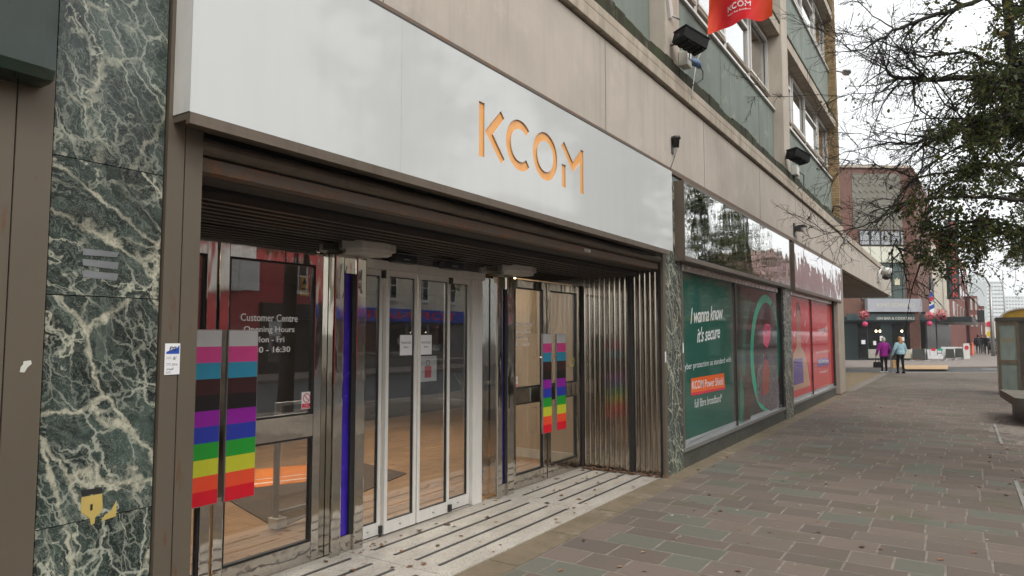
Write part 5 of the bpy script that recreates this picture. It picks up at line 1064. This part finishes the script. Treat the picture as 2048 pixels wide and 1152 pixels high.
def person(label, loc, face, H, top, trous, hair, shoes, coat=None, coat_len=.5, long_hair=False, gap=.0, armL=None, armR=None, vox=.014, extra=None):
    """faces local +y; face = rotation about z"""
    s = H/1.70; t = thing('person', label, 'person', loc); ORI[t.name] = Vector((0, 0, 0)); t.rotation_euler = (0, 0, face)
    S = lambda p_: (p_[0]*s, p_[1]*s, p_[2]*s); b = MB(); st = gap
    for sd, st_ in ((-1, st), (1, -st)):
        cap(b, [S((sd*.09, 0, .88)), S((sd*.10, st_*.5+.02, .48)), S((sd*.10, st_, .09))], [.095*s, .062*s, .042*s]); cap(b, [S((sd*.10, st_-.05, .05)), S((sd*.11, st_+.12, .04))], [.042*s, .036*s])
    for z_, rx, ry in ((.9, .165, .115), (1.02, .15, .105), (1.15, .16, .11), (1.27, .18, .115), (1.36, .17, .095)): ell(b, S((0, 0, z_)), rx*s, ry*s, .11*s)
    cap(b, [S((0, -.01, 1.40)), S((0, .01, 1.50))], [.055*s, .05*s]); ell(b, S((0, .015, 1.59)), .072*s, .09*s, .112*s); ell(b, S((0, .10, 1.575)), .014*s, .02*s, .02*s); ell(b, S((0, .085, 1.535)), .026*s, .014*s, .010*s)
    for sd in (-1, 1): ell(b, S((sd*.075, .01, 1.585)), .012*s, .02*s, .03*s)
    arms = {-1: armL or [(-.20, 0, 1.36), (-.25, -.03, 1.09), (-.24, .05, .86)], 1: armR or [(.20, 0, 1.36), (.25, -.03, 1.09), (.24, .05, .86)]}
    for sd in (-1, 1):
        A_ = [Vector(S(q_)) for q_ in arms[sd]]; cap(b, A_, [.058*s, .044*s, .03*s]); dn = (A_[2]-A_[1]).normalized(); fw = Vector((0, 1, 0)); fw = (fw-dn*fw.dot(dn)).normalized(); sdv = dn.cross(fw)
        cap(b, [A_[2], A_[2]+dn*.07*s], [.034*s, .036*s])
        for k, (o_, l_) in enumerate(((-.028, .065), (-.010, .075), (.010, .07), (.027, .055))): f0_ = A_[2]+dn*.085*s+fw*o_*s; cap(b, [f0_, f0_+dn*l_*.5*s, f0_+dn*l_*s-sdv*sd*.015*s], [.0095*s, .009*s, .008*s], 6)
        f0_ = A_[2]+dn*.03*s+fw*.035*s; cap(b, [f0_, f0_+fw*.02*s+dn*.03*s, f0_+fw*.025*s+dn*.06*s], [.011*s, .010*s, .009*s], 6)
    me = rmesh(b, vox, 'body'); me.materials.clear()
    for m_ in (MT['skin'], trous, shoes, top): me.materials.append(m_)
    for p_ in me.polygons:
        c_ = p_.center/s; hand = abs(c_.x) > .19 and min((Vector(c_)-Vector(arms[sd][2])).length for sd in (-1, 1)) < .17
        p_.material_index = 2 if c_.z < .085 else 1 if (c_.z < .93 and abs(c_.x) < .2) else 0 if (hand or c_.z > 1.455) else 3
    bo = link('body', me, t, Vector((0, 0, 0)))
    if coat:
        m = MB(); zb = .93+.45-coat_len*1.0 if False else 1.40-coat_len
        prof = [(zb, .205, .165), (zb+.12, .20, .155), (1.05, .185, .14), (1.2, .195, .14), (1.33, .20, .125), (1.41, .13, .10), (1.45, .075, .075)]
        n = 18; vs = [S((rx*math.cos(2*math.pi*k/n), ry*math.sin(2*math.pi*k/n), z_)) for z_, rx, ry in prof for k in range(n)]
        fs = [(i*n+k, i*n+(k+1) % n, (i+1)*n+(k+1) % n, (i+1)*n+k) for i in range(len(prof)-1) for k in range(n)]+[tuple(range(n))[::-1], tuple((len(prof)-1)*n+k for k in range(n))]; m.add(vs, fs)
        for sd in (-1, 1): A_ = [Vector(S(q_)) for q_ in arms[sd]]; cap(m, [A_[0]+Vector((-sd*.03, 0, 0)), A_[1], A_[1].lerp(A_[2], .95)], [.085*s, .068*s, .056*s])
        cm = rmesh(m, .018, 'coat', 3); cm.materials.clear(); cm.materials.append(coat); link('coat', cm, t, Vector((0, 0, 0)))
    m = MB(); ell(m, S((0, -.005, 1.62)), .086*s, .098*s, .095*s); ell(m, S((0, -.045, 1.57)), .08*s, .06*s, .10*s)
    if long_hair: ell(m, S((0, -.075, 1.46)), .10*s, .055*s, .16*s); ell(m, S((.05, -.03, 1.45)), .06*s, .06*s, .13*s)
    hm = rmesh(m, .014, 'hair', 2); hm.materials.clear(); hm.materials.append(hair); link('hair', hm, t, Vector((0, 0, 0)))
    return t
CL = {k: mk_cloth(k+' cloth', c_) for k, c_ in dict(magenta=c4(.24, .012, .20), black=c4(.012), navy=c4(.02, .022, .035), pale_blue=c4(.30, .46, .52), charcoal=c4(.035), grey=c4(.12), denim=c4(.05, .07, .11)).items()}
HR = {k: mk_cloth(k+' hair', c_, .4, 60) for k, c_ in dict(silver=c4(.42, .38, .32), blonde=c4(.42, .20, .07), dark=c4(.025, .018, .014)).items()}
away = R(10)
g1 = az(1769, 746); g2 = az(1802, 747)
person('older woman in a magenta coat walking away with a cane and handbag', (g1.x, g1.y, 0), away+R(25), 1.60, CL['magenta'], CL['black'], HR['silver'], MT['white_metal'], CL['magenta'], .62, armL=[(-.20, 0, 1.36), (-.29, -.02, 1.10), (-.33, .06, .86)], armR=[(.20, 0, 1.36), (.29, -.02, 1.10), (.31, .14, .90)])
person('woman with long blonde hair in a pale blue jacket carrying a paper bag', (g2.x, g2.y, 0), away+R(30), 1.63, CL['pale_blue'], CL['black'], HR['blonde'], CL['black'], CL['pale_blue'], .52, True, .06, armL=[(-.20, 0, 1.36), (-.30, -.01, 1.10), (-.34, .08, .86)])
def held(name, label, cat, pos, fn):
    t = thing(name, label, cat, tuple(pos)); fn(t, Vector(pos)); return t
def fn(t, p_):
    m = MB(); f_ = lambda a, b, t_: p_+RT*a+FW*t_*1+Vector((0, 0, b)); m.prism([(-.17, 0), (.17, 0), (.15, .24), (-.14, .24)], f_, -.06, .06); m.build('bag_body', CL['black'], t); MB().tube([p_+RT*.09+Vector((0, 0, .23)), p_+RT*.05+Vector((0, 0, .38)), p_-RT*.05+Vector((0, 0, .38)), p_-RT*.09+Vector((0, 0, .23))], .014, 6).build('strap', CL['black'], t)
held('handbag', 'black handbag held by the woman in the magenta coat', 'handbag', ad(1755, 735, 30.5)-Vector((0, 0, 0)), fn)
def fn(t, p_): MB().tube([p_, p_+Vector((0, 0, .8)), p_+Vector((0, 0, .86))-RT*.04, p_+Vector((0, 0, .85))-RT*.11], .013, 6).build('stick', simple('walking stick', c4(.22, .2, .19)), t); MB().lathe(tuple(p_), [(.02, 0), (.016, .04)], 8).build('ferrule', MT['black'], t)
held('walking_cane', 'thin walking cane beside the woman in the magenta coat', 'cane', az(1782, 745), fn)
def fn(t, p_):
    m = MB(); f_ = lambda a, b, t_: p_+RT*a+FW*t_+Vector((0, 0, b)); m.prism([(-.15, 0), (.15, 0), (.15, .34), (-.15, .34)], f_, -.05, .05); m.build('bag_body', simple('kraft paper', c4(.42, .27, .13), .8), t); MB().tube([p_+RT*.07+Vector((0, 0, .33)), p_+RT*.04+Vector((0, 0, .48)), p_-RT*.04+Vector((0, 0, .48)), p_-RT*.07+Vector((0, 0, .33))], .008, 6).build('handle', bpy.data.materials['kraft paper'], t)
held('paper_bag', 'brown paper carrier bag between the two walking women', 'bag', ad(1791, 736, 30.5), fn)
for u, v, fc, lb, tp, tr, hr in ((1957, 707.5, 0, 'pedestrian in a dark coat farthest to the side of the street group', 'charcoal', 'black', 'dark'), (1966, 707, R(170), 'pedestrian in grey trousers and black jacket walking towards us', 'black', 'grey', 'dark'), (1974, 708.5, R(185), 'pedestrian in black clothes with light hair beside the pram', 'black', 'charcoal', 'blonde'), (1986, 706, R(180), 'dark haired person pushing the grey pram', 'navy', 'black', 'dark')):
    a = az(u, v); person(lb, (a.x, a.y, 0), fc, 1.72, CL[tp], CL[tr], HR[hr], CL['black'], CL[tp], .6, gap=.08, vox=.022)
a = az(1985, 709); t = thing('pram', 'grey hooded pram on the far pavement', 'pram', (a.x, a.y, 0))
m = MB(); m.lathe((a.x, a.y, .55), [(.12, 0), (.30, .12), (.33, .35), (.28, .55), (.1, .66)], 14, sy=1.4); m.build('hood', CL['grey'], t); MB().bbox(a.x-.27, a.x+.27, a.y-.35, a.y+.4, .42, .60, .05).build('basket', CL['black'], t)
for dx in (-.26, .26):
    for dy in (-.32, .35): m = MB(); po = arc(0, .17, .17, 0, 360, 14)[:-1]; m.prism(po, lambda x_, y_, t_: (a.x+dx+t_, a.y+dy+x_, y_), -.02, .02); m.build('wheel', MT['black'], t)
MB().tube([(a.x-.25, a.y+.35, .6), (a.x-.25, a.y+.62, 1.02), (a.x+.25, a.y+.62, 1.02), (a.x+.25, a.y+.35, .6)], .016, 6).build('handle', MT['grey_metal'], t)
#PART4
# ================================================================= TREES
def smooth_path(pts, k=5):
    pts = [Vector(p_) for p_ in pts]; out = []
    for i in range(len(pts)-1):
        p0 = pts[max(i-1, 0)]; p1 = pts[i]; p2 = pts[i+1]; p3 = pts[min(i+2, len(pts)-1)]
        for j in range(k):
            t_ = j/k; out.append(.5*((2*p1)+(p2-p0)*t_+(2*p0-5*p1+4*p2-p3)*t_*t_+(3*p1-p0-3*p2+p3)*t_**3))
    return out+[pts[-1]]
class Tree:
    def __init__(s, seed, leaf, dens, leafy): s.r = random.Random(seed); s.limb = MB(); s.twig = MB(); s.lv = MB(); s.leaf = leaf; s.dens = dens; s.leafy = leafy; s.nl = 0
    def rv(s): return Vector((s.r.gauss(0, 1), s.r.gauss(0, 1), s.r.gauss(0, 1)))
    def leaf_at(s, p_):
        if s.r.random() > s.leafy(p_): return
        d_ = s.rv(); d_.z -= .7; d_.normalize(); sd = d_.cross(s.rv()).normalized(); L = s.leaf*s.r.uniform(.65, 1.25); W = L*s.r.uniform(.28, .40); nn = d_.cross(sd)*L*.12
        b0 = p_+s.rv()*.015; m_ = b0+d_*L*.5
        s.lv.add([b0, m_+sd*W+nn, b0+d_*L, m_-sd*W+nn, m_-nn*.4], [(0, 1, 4), (1, 2, 4), (2, 3, 4), (3, 0, 4)]); s.nl += 1
    def sub(s, p_, d_, L, r0, lvl, droop):
        n = 5 if lvl < 2 else 4; pts = [p_.copy()]; d_ = d_.normalized()
        for i in range(n): d_ = (d_+s.rv()*.16+Vector((0, 0, droop))).normalized(); pts.append(pts[-1]+d_*L/n)
        (s.limb if lvl == 0 else s.twig).tube(pts, [r0*(1-.8*i/n)+.0015 for i in range(n+1)], 5 if lvl < 2 else 3, cap=False)
        if lvl < 3:
            k = [7, 6, 4][lvl]
            for j in range(k):
                i = s.r.randint(1, n); q_ = pts[i-1].lerp(pts[i], s.r.random()); dd = (pts[i]-pts[i-1]).normalized(); side = (s.rv()-dd*s.rv().dot(dd)).normalized()
                s.sub(q_, dd*.75+side*.75+Vector((0, 0, .05)), L*s.r.uniform(.35, .6), r0*.45, lvl+1, droop*1.2)
        if lvl >= 1:
            for i in range(1, n+1):
                for _ in range(s.dens): s.leaf_at(pts[i-1].lerp(pts[i], s.r.random())+s.rv()*.03)
    def guided(s, pts, r0, r1, twl=.7, nt=10, droop=-.05):
        P_ = smooth_path(pts); n = len(P_); P_ = [q_+s.rv()*.012 for q_ in P_]
        s.limb.tube(P_, [r0+(r1-r0)*(i/(n-1))**.8 for i in range(n)], 7, cap=False)
        for j in range(nt):
            i = s.r.randint(1, n-1); dd = (P_[i]-P_[i-1]).normalized(); side = (s.rv()-dd*s.rv().dot(dd)).normalized(); r_ = r0+(r1-r0)*(i/(n-1))
            s.sub(P_[i], dd*.8+side*.7, twl*s.r.uniform(.5, 1.2), max(.004, r_*.45), 1, droop)
    def finish(s, label, base, trunk, group='street trees'):
        t = thing('street_tree', label, 'tree', base, group=group); m = MB(); P_ = smooth_path(trunk[0]); n = len(P_)
        m.tube(P_, [trunk[1]+(trunk[2]-trunk[1])*i/(n-1) for i in range(n)], 12); m.build('trunk', MT['bark'], t)
        s.limb.build('limbs', MT['bark'], t); tw = s.twig.build('twigs', MT['bark'], t); tag(tw, kind='stuff'); cr = s.lv.build('crown', MT['leaf'], t); tag(cr, kind='stuff'); return t
def sstep(a, b, x): x = max(0, min(1, (x-a)/(b-a))); return x*x*(3-2*x)
# the tree in view: leaves towards its trunk, bare twigs reaching over the pavement
def leafyA(p_):
    o_ = .45*(1-sstep(3.5, 4.1, p_.z))
    return .003+.44*sstep(-.6-o_, .8-o_, p_.x)*(.75+.35*(1-sstep(3.9, 6.4, p_.z)))*sstep(2.3, 3.0, p_.z)
TA = Tree(5, .062, 3, leafyA)
Y = lambda u, v, y_: ay(u, v, y_)
TA.guided([Y(2130, 190, 13.4), Y(2048, 165, 13.0), Y(1932, 156, 12.4), Y(1820, 158, 12.0), Y(1776, 146, 11.8), Y(1774, 120, 11.7)], .075, .012, .9, 20)
TA.guided([Y(2130, 200, 13.4), Y(2048, 226, 12.8), Y(1942, 253, 12.2), Y(1849, 280, 11.8), Y(1779, 287, 11.5), Y(1690, 303, 11.2)], .06, .004, .8, 20)
TA.guided([Y(2110, -60, 13.0), Y(1942, 5, 11.8), Y(1859, 34, 11.2), Y(1786, 63, 10.8), Y(1713, 102, 10.4), Y(1679, 80, 10.2)], .05, .004, .8, 20)
TA.guided([Y(2130, 380, 13.4), Y(2048, 399, 12.8), Y(1932, 391, 12.2), Y(1849, 399, 11.8), Y(1786, 413, 11.4), Y(1752, 440, 11.2), Y(1690, 461, 11.0), Y(1630, 463, 10.8)], .04, .0035, .7, 20)
TA.guided([Y(1900, 262, 12.0), Y(1849, 282, 11.8), Y(1844, 336, 11.6), Y(1805, 389, 11.4), Y(1752, 440, 11.2)], .02, .004, .5, 9)
TA.guided([Y(1845, 156, 12.1), Y(1790, 175, 11.6), Y(1737, 187, 11.0), Y(1640, 190, 10.4), Y(1490, 194, 9.8)], .014, .002, .5, 12)
TA.guided([Y(2120, 120, 13.4), Y(2000, 130, 12.6), Y(1930, 105, 12.2), Y(1850, 112, 11.8), Y(1780, 92, 11.4), Y(1700, 66, 11.0)], .04, .004, .8, 18)
TA.guided([Y(2120, 330, 13.4), Y(1990, 330, 12.6), Y(1900, 345, 12.0), Y(1820, 350, 11.6), Y(1750, 330, 11.3), Y(1700, 325, 11.1)], .035, .003, .7, 18)
TA.guided([Y(1825, 158, 12.0), Y(1832, 210, 11.9), Y(1868, 235, 12.0), Y(1980, 275, 12.4)], .02, .006, .5, 6)
TA.guided([Y(2140, 460, 13.6), Y(2040, 455, 13.2), Y(1960, 440, 12.8), Y(1880, 460, 12.4), Y(1840, 500, 12.2)], .035, .004, .6, 20)
TA.guided([Y(2140, 300, 14.2), Y(2060, 250, 14.2), Y(2025, 120, 14.0), Y(2010, -60, 13.8)], .11, .07, .9, 14)
TA.guided([Y(1849, 280, 11.8), Y(1790, 300, 11.2), Y(1730, 270, 10.8), Y(1675, 262, 10.4)], .012, .002, .5, 9)
TA.guided([Y(1790, 60, 10.9), Y(1735, 22, 10.6), Y(1700, -20, 10.4)], .012, .004, .5, 8)
for i in range(11):   # the body of the crown, all round the trunk
    a_ = TA.r.uniform(0, 6.28); z_ = TA.r.uniform(3.6, 9.2); el = TA.r.uniform(-.15, .55); TA.sub(Vector((1.35, 13.8, z_)), Vector((math.cos(a_), math.sin(a_), el)), TA.r.uniform(1.4, 2.6)*(1 if z_ < 7.5 else .7), .03, 0, -.03)
for i in range(35):   # hanging leafy sprays on the camera side
    u, v = (TA.r.uniform(1850, 2060), TA.r.uniform(150, 520)) if i < 30 else (TA.r.uniform(1790, 1950), TA.r.uniform(420, 540)); TA.sub(Y(u, v, TA.r.uniform(11.6, 14.5)), Vector((TA.r.uniform(-.8, .4), TA.r.uniform(-.6, .6), TA.r.uniform(-.6, .1))), .9, .012, 1, -.12)
ta = TA.finish('leafy street tree with bare twigs reaching across towards the flag', (1.35, 13.8, 0), ([(1.35, 13.8, -.05), (1.38, 13.85, 1.5), (1.32, 13.75, 4), (1.4, 13.9, 7), (1.35, 13.8, 9.5)], .19, .05))
def plain_tree(seed, leaf, base, H, zc, rad, label):
    T = Tree(seed, leaf, 2, lambda p_: .2)
    bx_, by_ = base
    for i in range(24):
        a_ = T.r.uniform(0, 6.28); z_ = T.r.uniform(zc, H*.92); T.sub(Vector((bx_, by_, z_)), Vector((math.cos(a_), math.sin(a_), T.r.uniform(0, .7))), rad*T.r.uniform(.6, 1)*(1 if z_ < H*.7 else .65), .035, 0, -.02)
    return T.finish(label, (bx_, by_, 0), ([(bx_, by_, -.05), (bx_+.05, by_, H*.3), (bx_-.05, by_+.05, H*.6), (bx_, by_, H)], .17, .04))
tc = plain_tree(21, .10, (3.0, 20.6), 9.0, 3.6, 2.2, 'street tree standing behind the bench and in front of the kiosk')
tb = copy_tree(tc); tb.location = (2.9, 8.9, .25); tb.rotation_euler = (0, 0, 2.2); tag(tb, 'street tree overhanging the nearest tree pit at the picture corner', 'tree')
te = copy_tree(tc); te.location = (3.7, 37.0, 1.0); te.rotation_euler = (0, 0, 5.3); tag(te, 'street tree near the junction kerb, last of the row', 'tree')
td = copy_tree(tc); td.location = (3.4, 29.0, 0); td.rotation_euler = (0, 0, 4.1); tag(td, 'street tree just beyond the phone kiosk', 'tree')

# ================================================================= OPPOSITE SIDE OF THE STREET (seen in the glass and steel)
OX = 17.0
def terrace(label, y0, y1, H, mt, front, wins, fas=None, fas_t=None, z_fas=2.95, sf0=None):
    ya_ = y0; y0 = sf0 or y0
    t = thing('terrace_building', label, 'building', (OX+4, (y0+y1)/2, 0), group='shops across the street'); MB().box(OX, OX+9, ya_+.01, y1-.01, 0, H).build('walls', mt, t)
    MB().box(OX-.06, OX-.001, y0+.1, y1-.1, .02, z_fas-.55).build('shopfront', front, t); MB().box(OX-.25, OX-.001, y0+.05, y1-.05, z_fas-.54, z_fas+.15).build('fascia', fas or MT['black'], t); MB().box(OX-.12, OX+9.1, ya_-.02, y1+.02, H+.001, H+.25).build('cornice', MT['ledge'], t)
    yy = y0+.5
    while yy+1.6 < y1-.3: pn_ = MB().box(OX-.075, OX-.061, yy, yy+1.5, .5, z_fas-.65).build('shop_pane', MT['glass_window'], t); yy += 1.75
    for a, b, c_, d_ in wins:
        wn = MB().frame(OX-.05, OX+.05, a, b, c_, d_, .08, .08, .08).build('window', MT['white_metal'], t); MB().box(OX-.02, OX-.01, a+.081, b-.081, c_+.081, d_-.081).build('pane', simple('dark window glass', c4(.03, .035, .04), .05) if not bpy.data.materials.get('dark window glass') else bpy.data.materials['dark window glass'], wn); MB().box(OX-.04, OX-.021, (a+b)/2-.025, (a+b)/2+.025, c_+.081, d_-.081).build('glazing_bar', MT['white_metal'], wn); MB().box(OX-.04, OX-.0211, a+.081, b-.081, (c_+d_)/2-.03, (c_+d_)/2+.03).build('meeting_rail', MT['white_metal'], wn); MB().box(OX-.12, OX-.051, a-.06, b+.06, c_-.1, c_-.001).build('sill', MT['pale_plastic'], wn)
    if fas_t: m = MB(); text_on(m, fas_t, (OX-.255, y1-1.2, z_fas-.4), (OX-.255, y0+1.2, z_fas-.4), (OX-.255, y1-1.2, z_fas+.02), off=.01); m.build('lettering', MT['red_ink'], t)
    return t
w_ = lambda y0, n, st, z0, z1, wd=1.05: [(y0+i*st, y0+i*st+wd, z0, z1) for i in range(n)]
SF = simple('dark shopfront', c4(.02, .022, .02), .25); SFG = simple('grey shopfront', c4(.16, .15, .14), .4)
tr_ = terrace('painted red brick shop building opposite the entrance', 8, 22.4, 8.6, MT['brick_red'], SF, w_(9.5, 4, 3.55, 3.65, 5.15)+w_(9.5, 4, 3.55, 6.1, 7.5), simple('black fascia', c4(.02), .3), sf0=18.6)
MB().box(OX-.03, OX-.001, 16.2, 18.6, 3.6, 5.3).build('white_board', MT['paper'], tr_)
terrace('cream rendered shops with blue fascia across the street', 22.4, 33.5, 9.2, MT['cream'], SFG, w_(23.6, 4, 2.6, 3.6, 5.1)+w_(23.6, 4, 2.6, 6.2, 7.6), simple('blue fascia', c4(.03, .07, .42), .4), 'TOP NAILS')
terrace('red brick shops across the street beyond the cream ones', 33.5, 47, 10, MT['brick_far'], SFG, w_(34.5, 5, 2.5, 3.6, 5.2)+w_(34.5, 5, 2.5, 6.2, 7.8), simple('grey fascia', c4(.25, .25, .27), .4), 'THE LOFT')
terrace('plain cream building across the street behind the camera', -14, 8, 9, MT['cream'], SFG, w_(-12, 6, 3.2, 3.6, 5.1)+w_(-12, 6, 3.2, 6.2, 7.6))
terrace('red brick row beyond the junction on the far side', 62, 104, 8.6, MT['brick_far'], SFG, w_(64, 9, 4.2, 4, 6, 1.6), simple('pink fascia', c4(.5, .2, .22), .4))
terrace('pink rendered row farthest along the opposite side', 104, 185, 14, simple('dusty pink render', c4(.40, .25, .24), .8, 0, .15, .4), SFG, w_(106, 15, 5.0, 4, 6, 2.2)+w_(106, 15, 5.0, 8, 10, 2.2))
t = thing('bus_shelter_rail', 'bent steel guard rail at the kerb across the pavement', 'rail', (4.1, 15, 0)); MB().tube([(4.1, 14, 0), (4.1, 14, .85), (4.1, 14.15, 1.0), (4.1, 17, 1.0), (4.1, 17.15, .85), (4.1, 17.15, 0)], .03, 8).build('hoop', MT['grey_metal'], t)

# ================================================================= LITTER
def litter(name, spots, size):
    m = MB()
    for x_, y_, z_ in spots:
        an = random.uniform(0, 6.28); L = size*random.uniform(.5, 1.2); d_ = Vector((math.cos(an), math.sin(an), 0)); s_ = Vector((-d_.y, d_.x, 0)); p_ = Vector((x_, y_, z_)); W = L*random.uniform(.25, .42); u_ = Vector((0, 0, L*random.uniform(.05, .3)))
        m.add([p_-d_*L*.5+u_*.3, p_+s_*W+u_, p_+d_*L*.5+u_*.2, p_-s_*W+u_*.7, p_+Vector((0, 0, .002))], [(0, 1, 4), (1, 2, 4), (2, 3, 4), (3, 0, 4)])
    o = m.build(name, MT['litter'], None, base=(0, 0, 0)); return o
sp_ = [(random.uniform(-4.08, -3.06), 7.9-abs(random.gauss(0, .05)), .012+random.uniform(0, .02)) for _ in range(150)]+[(random.uniform(-4.05, -3.1), random.uniform(2.4, 7.8), .012) for _ in range(75)]+[(random.gauss(-4.0, .06), random.gauss(4.0, .1), .012) for _ in range(10)]
tag(litter('leaf_litter', sp_, .062), 'brown leaf litter blown into the terrazzo entrance', 'leaf litter', kind='stuff')
sp_ = [(random.uniform(-2.9, .6), 4+random.random()**1.5*22, .003) for _ in range(120)]+[(random.gauss(.6, .35), random.uniform(9, 17.5), .004) for _ in range(110)]
tag(litter('fallen_leaves', sp_, .055), 'scattered fallen leaves on the paved footway', 'leaf litter', kind='stuff')
#PART5
hz = MB().box(-1600, 1600, -400, 2600, -1.2, 100); hm = bpy.data.materials.new('thin grey air'); hm.use_nodes = True; ht = hm.node_tree
ht.nodes.remove(ht.nodes['Principled BSDF']); pvn = ht.nodes.new('ShaderNodeVolumePrincipled'); pvn.inputs['Color'].default_value = (.93, .95, .96, 1); pvn.inputs['Density'].default_value = .0006; ht.links.new(pvn.outputs[0], ht.nodes['Material Output'].inputs['Volume'])
hz.v = [Vector(q) for q in hz.v]; tag(hz.build('haze', hm, None, base=(0, 0, -1.2)), kind='stuff')
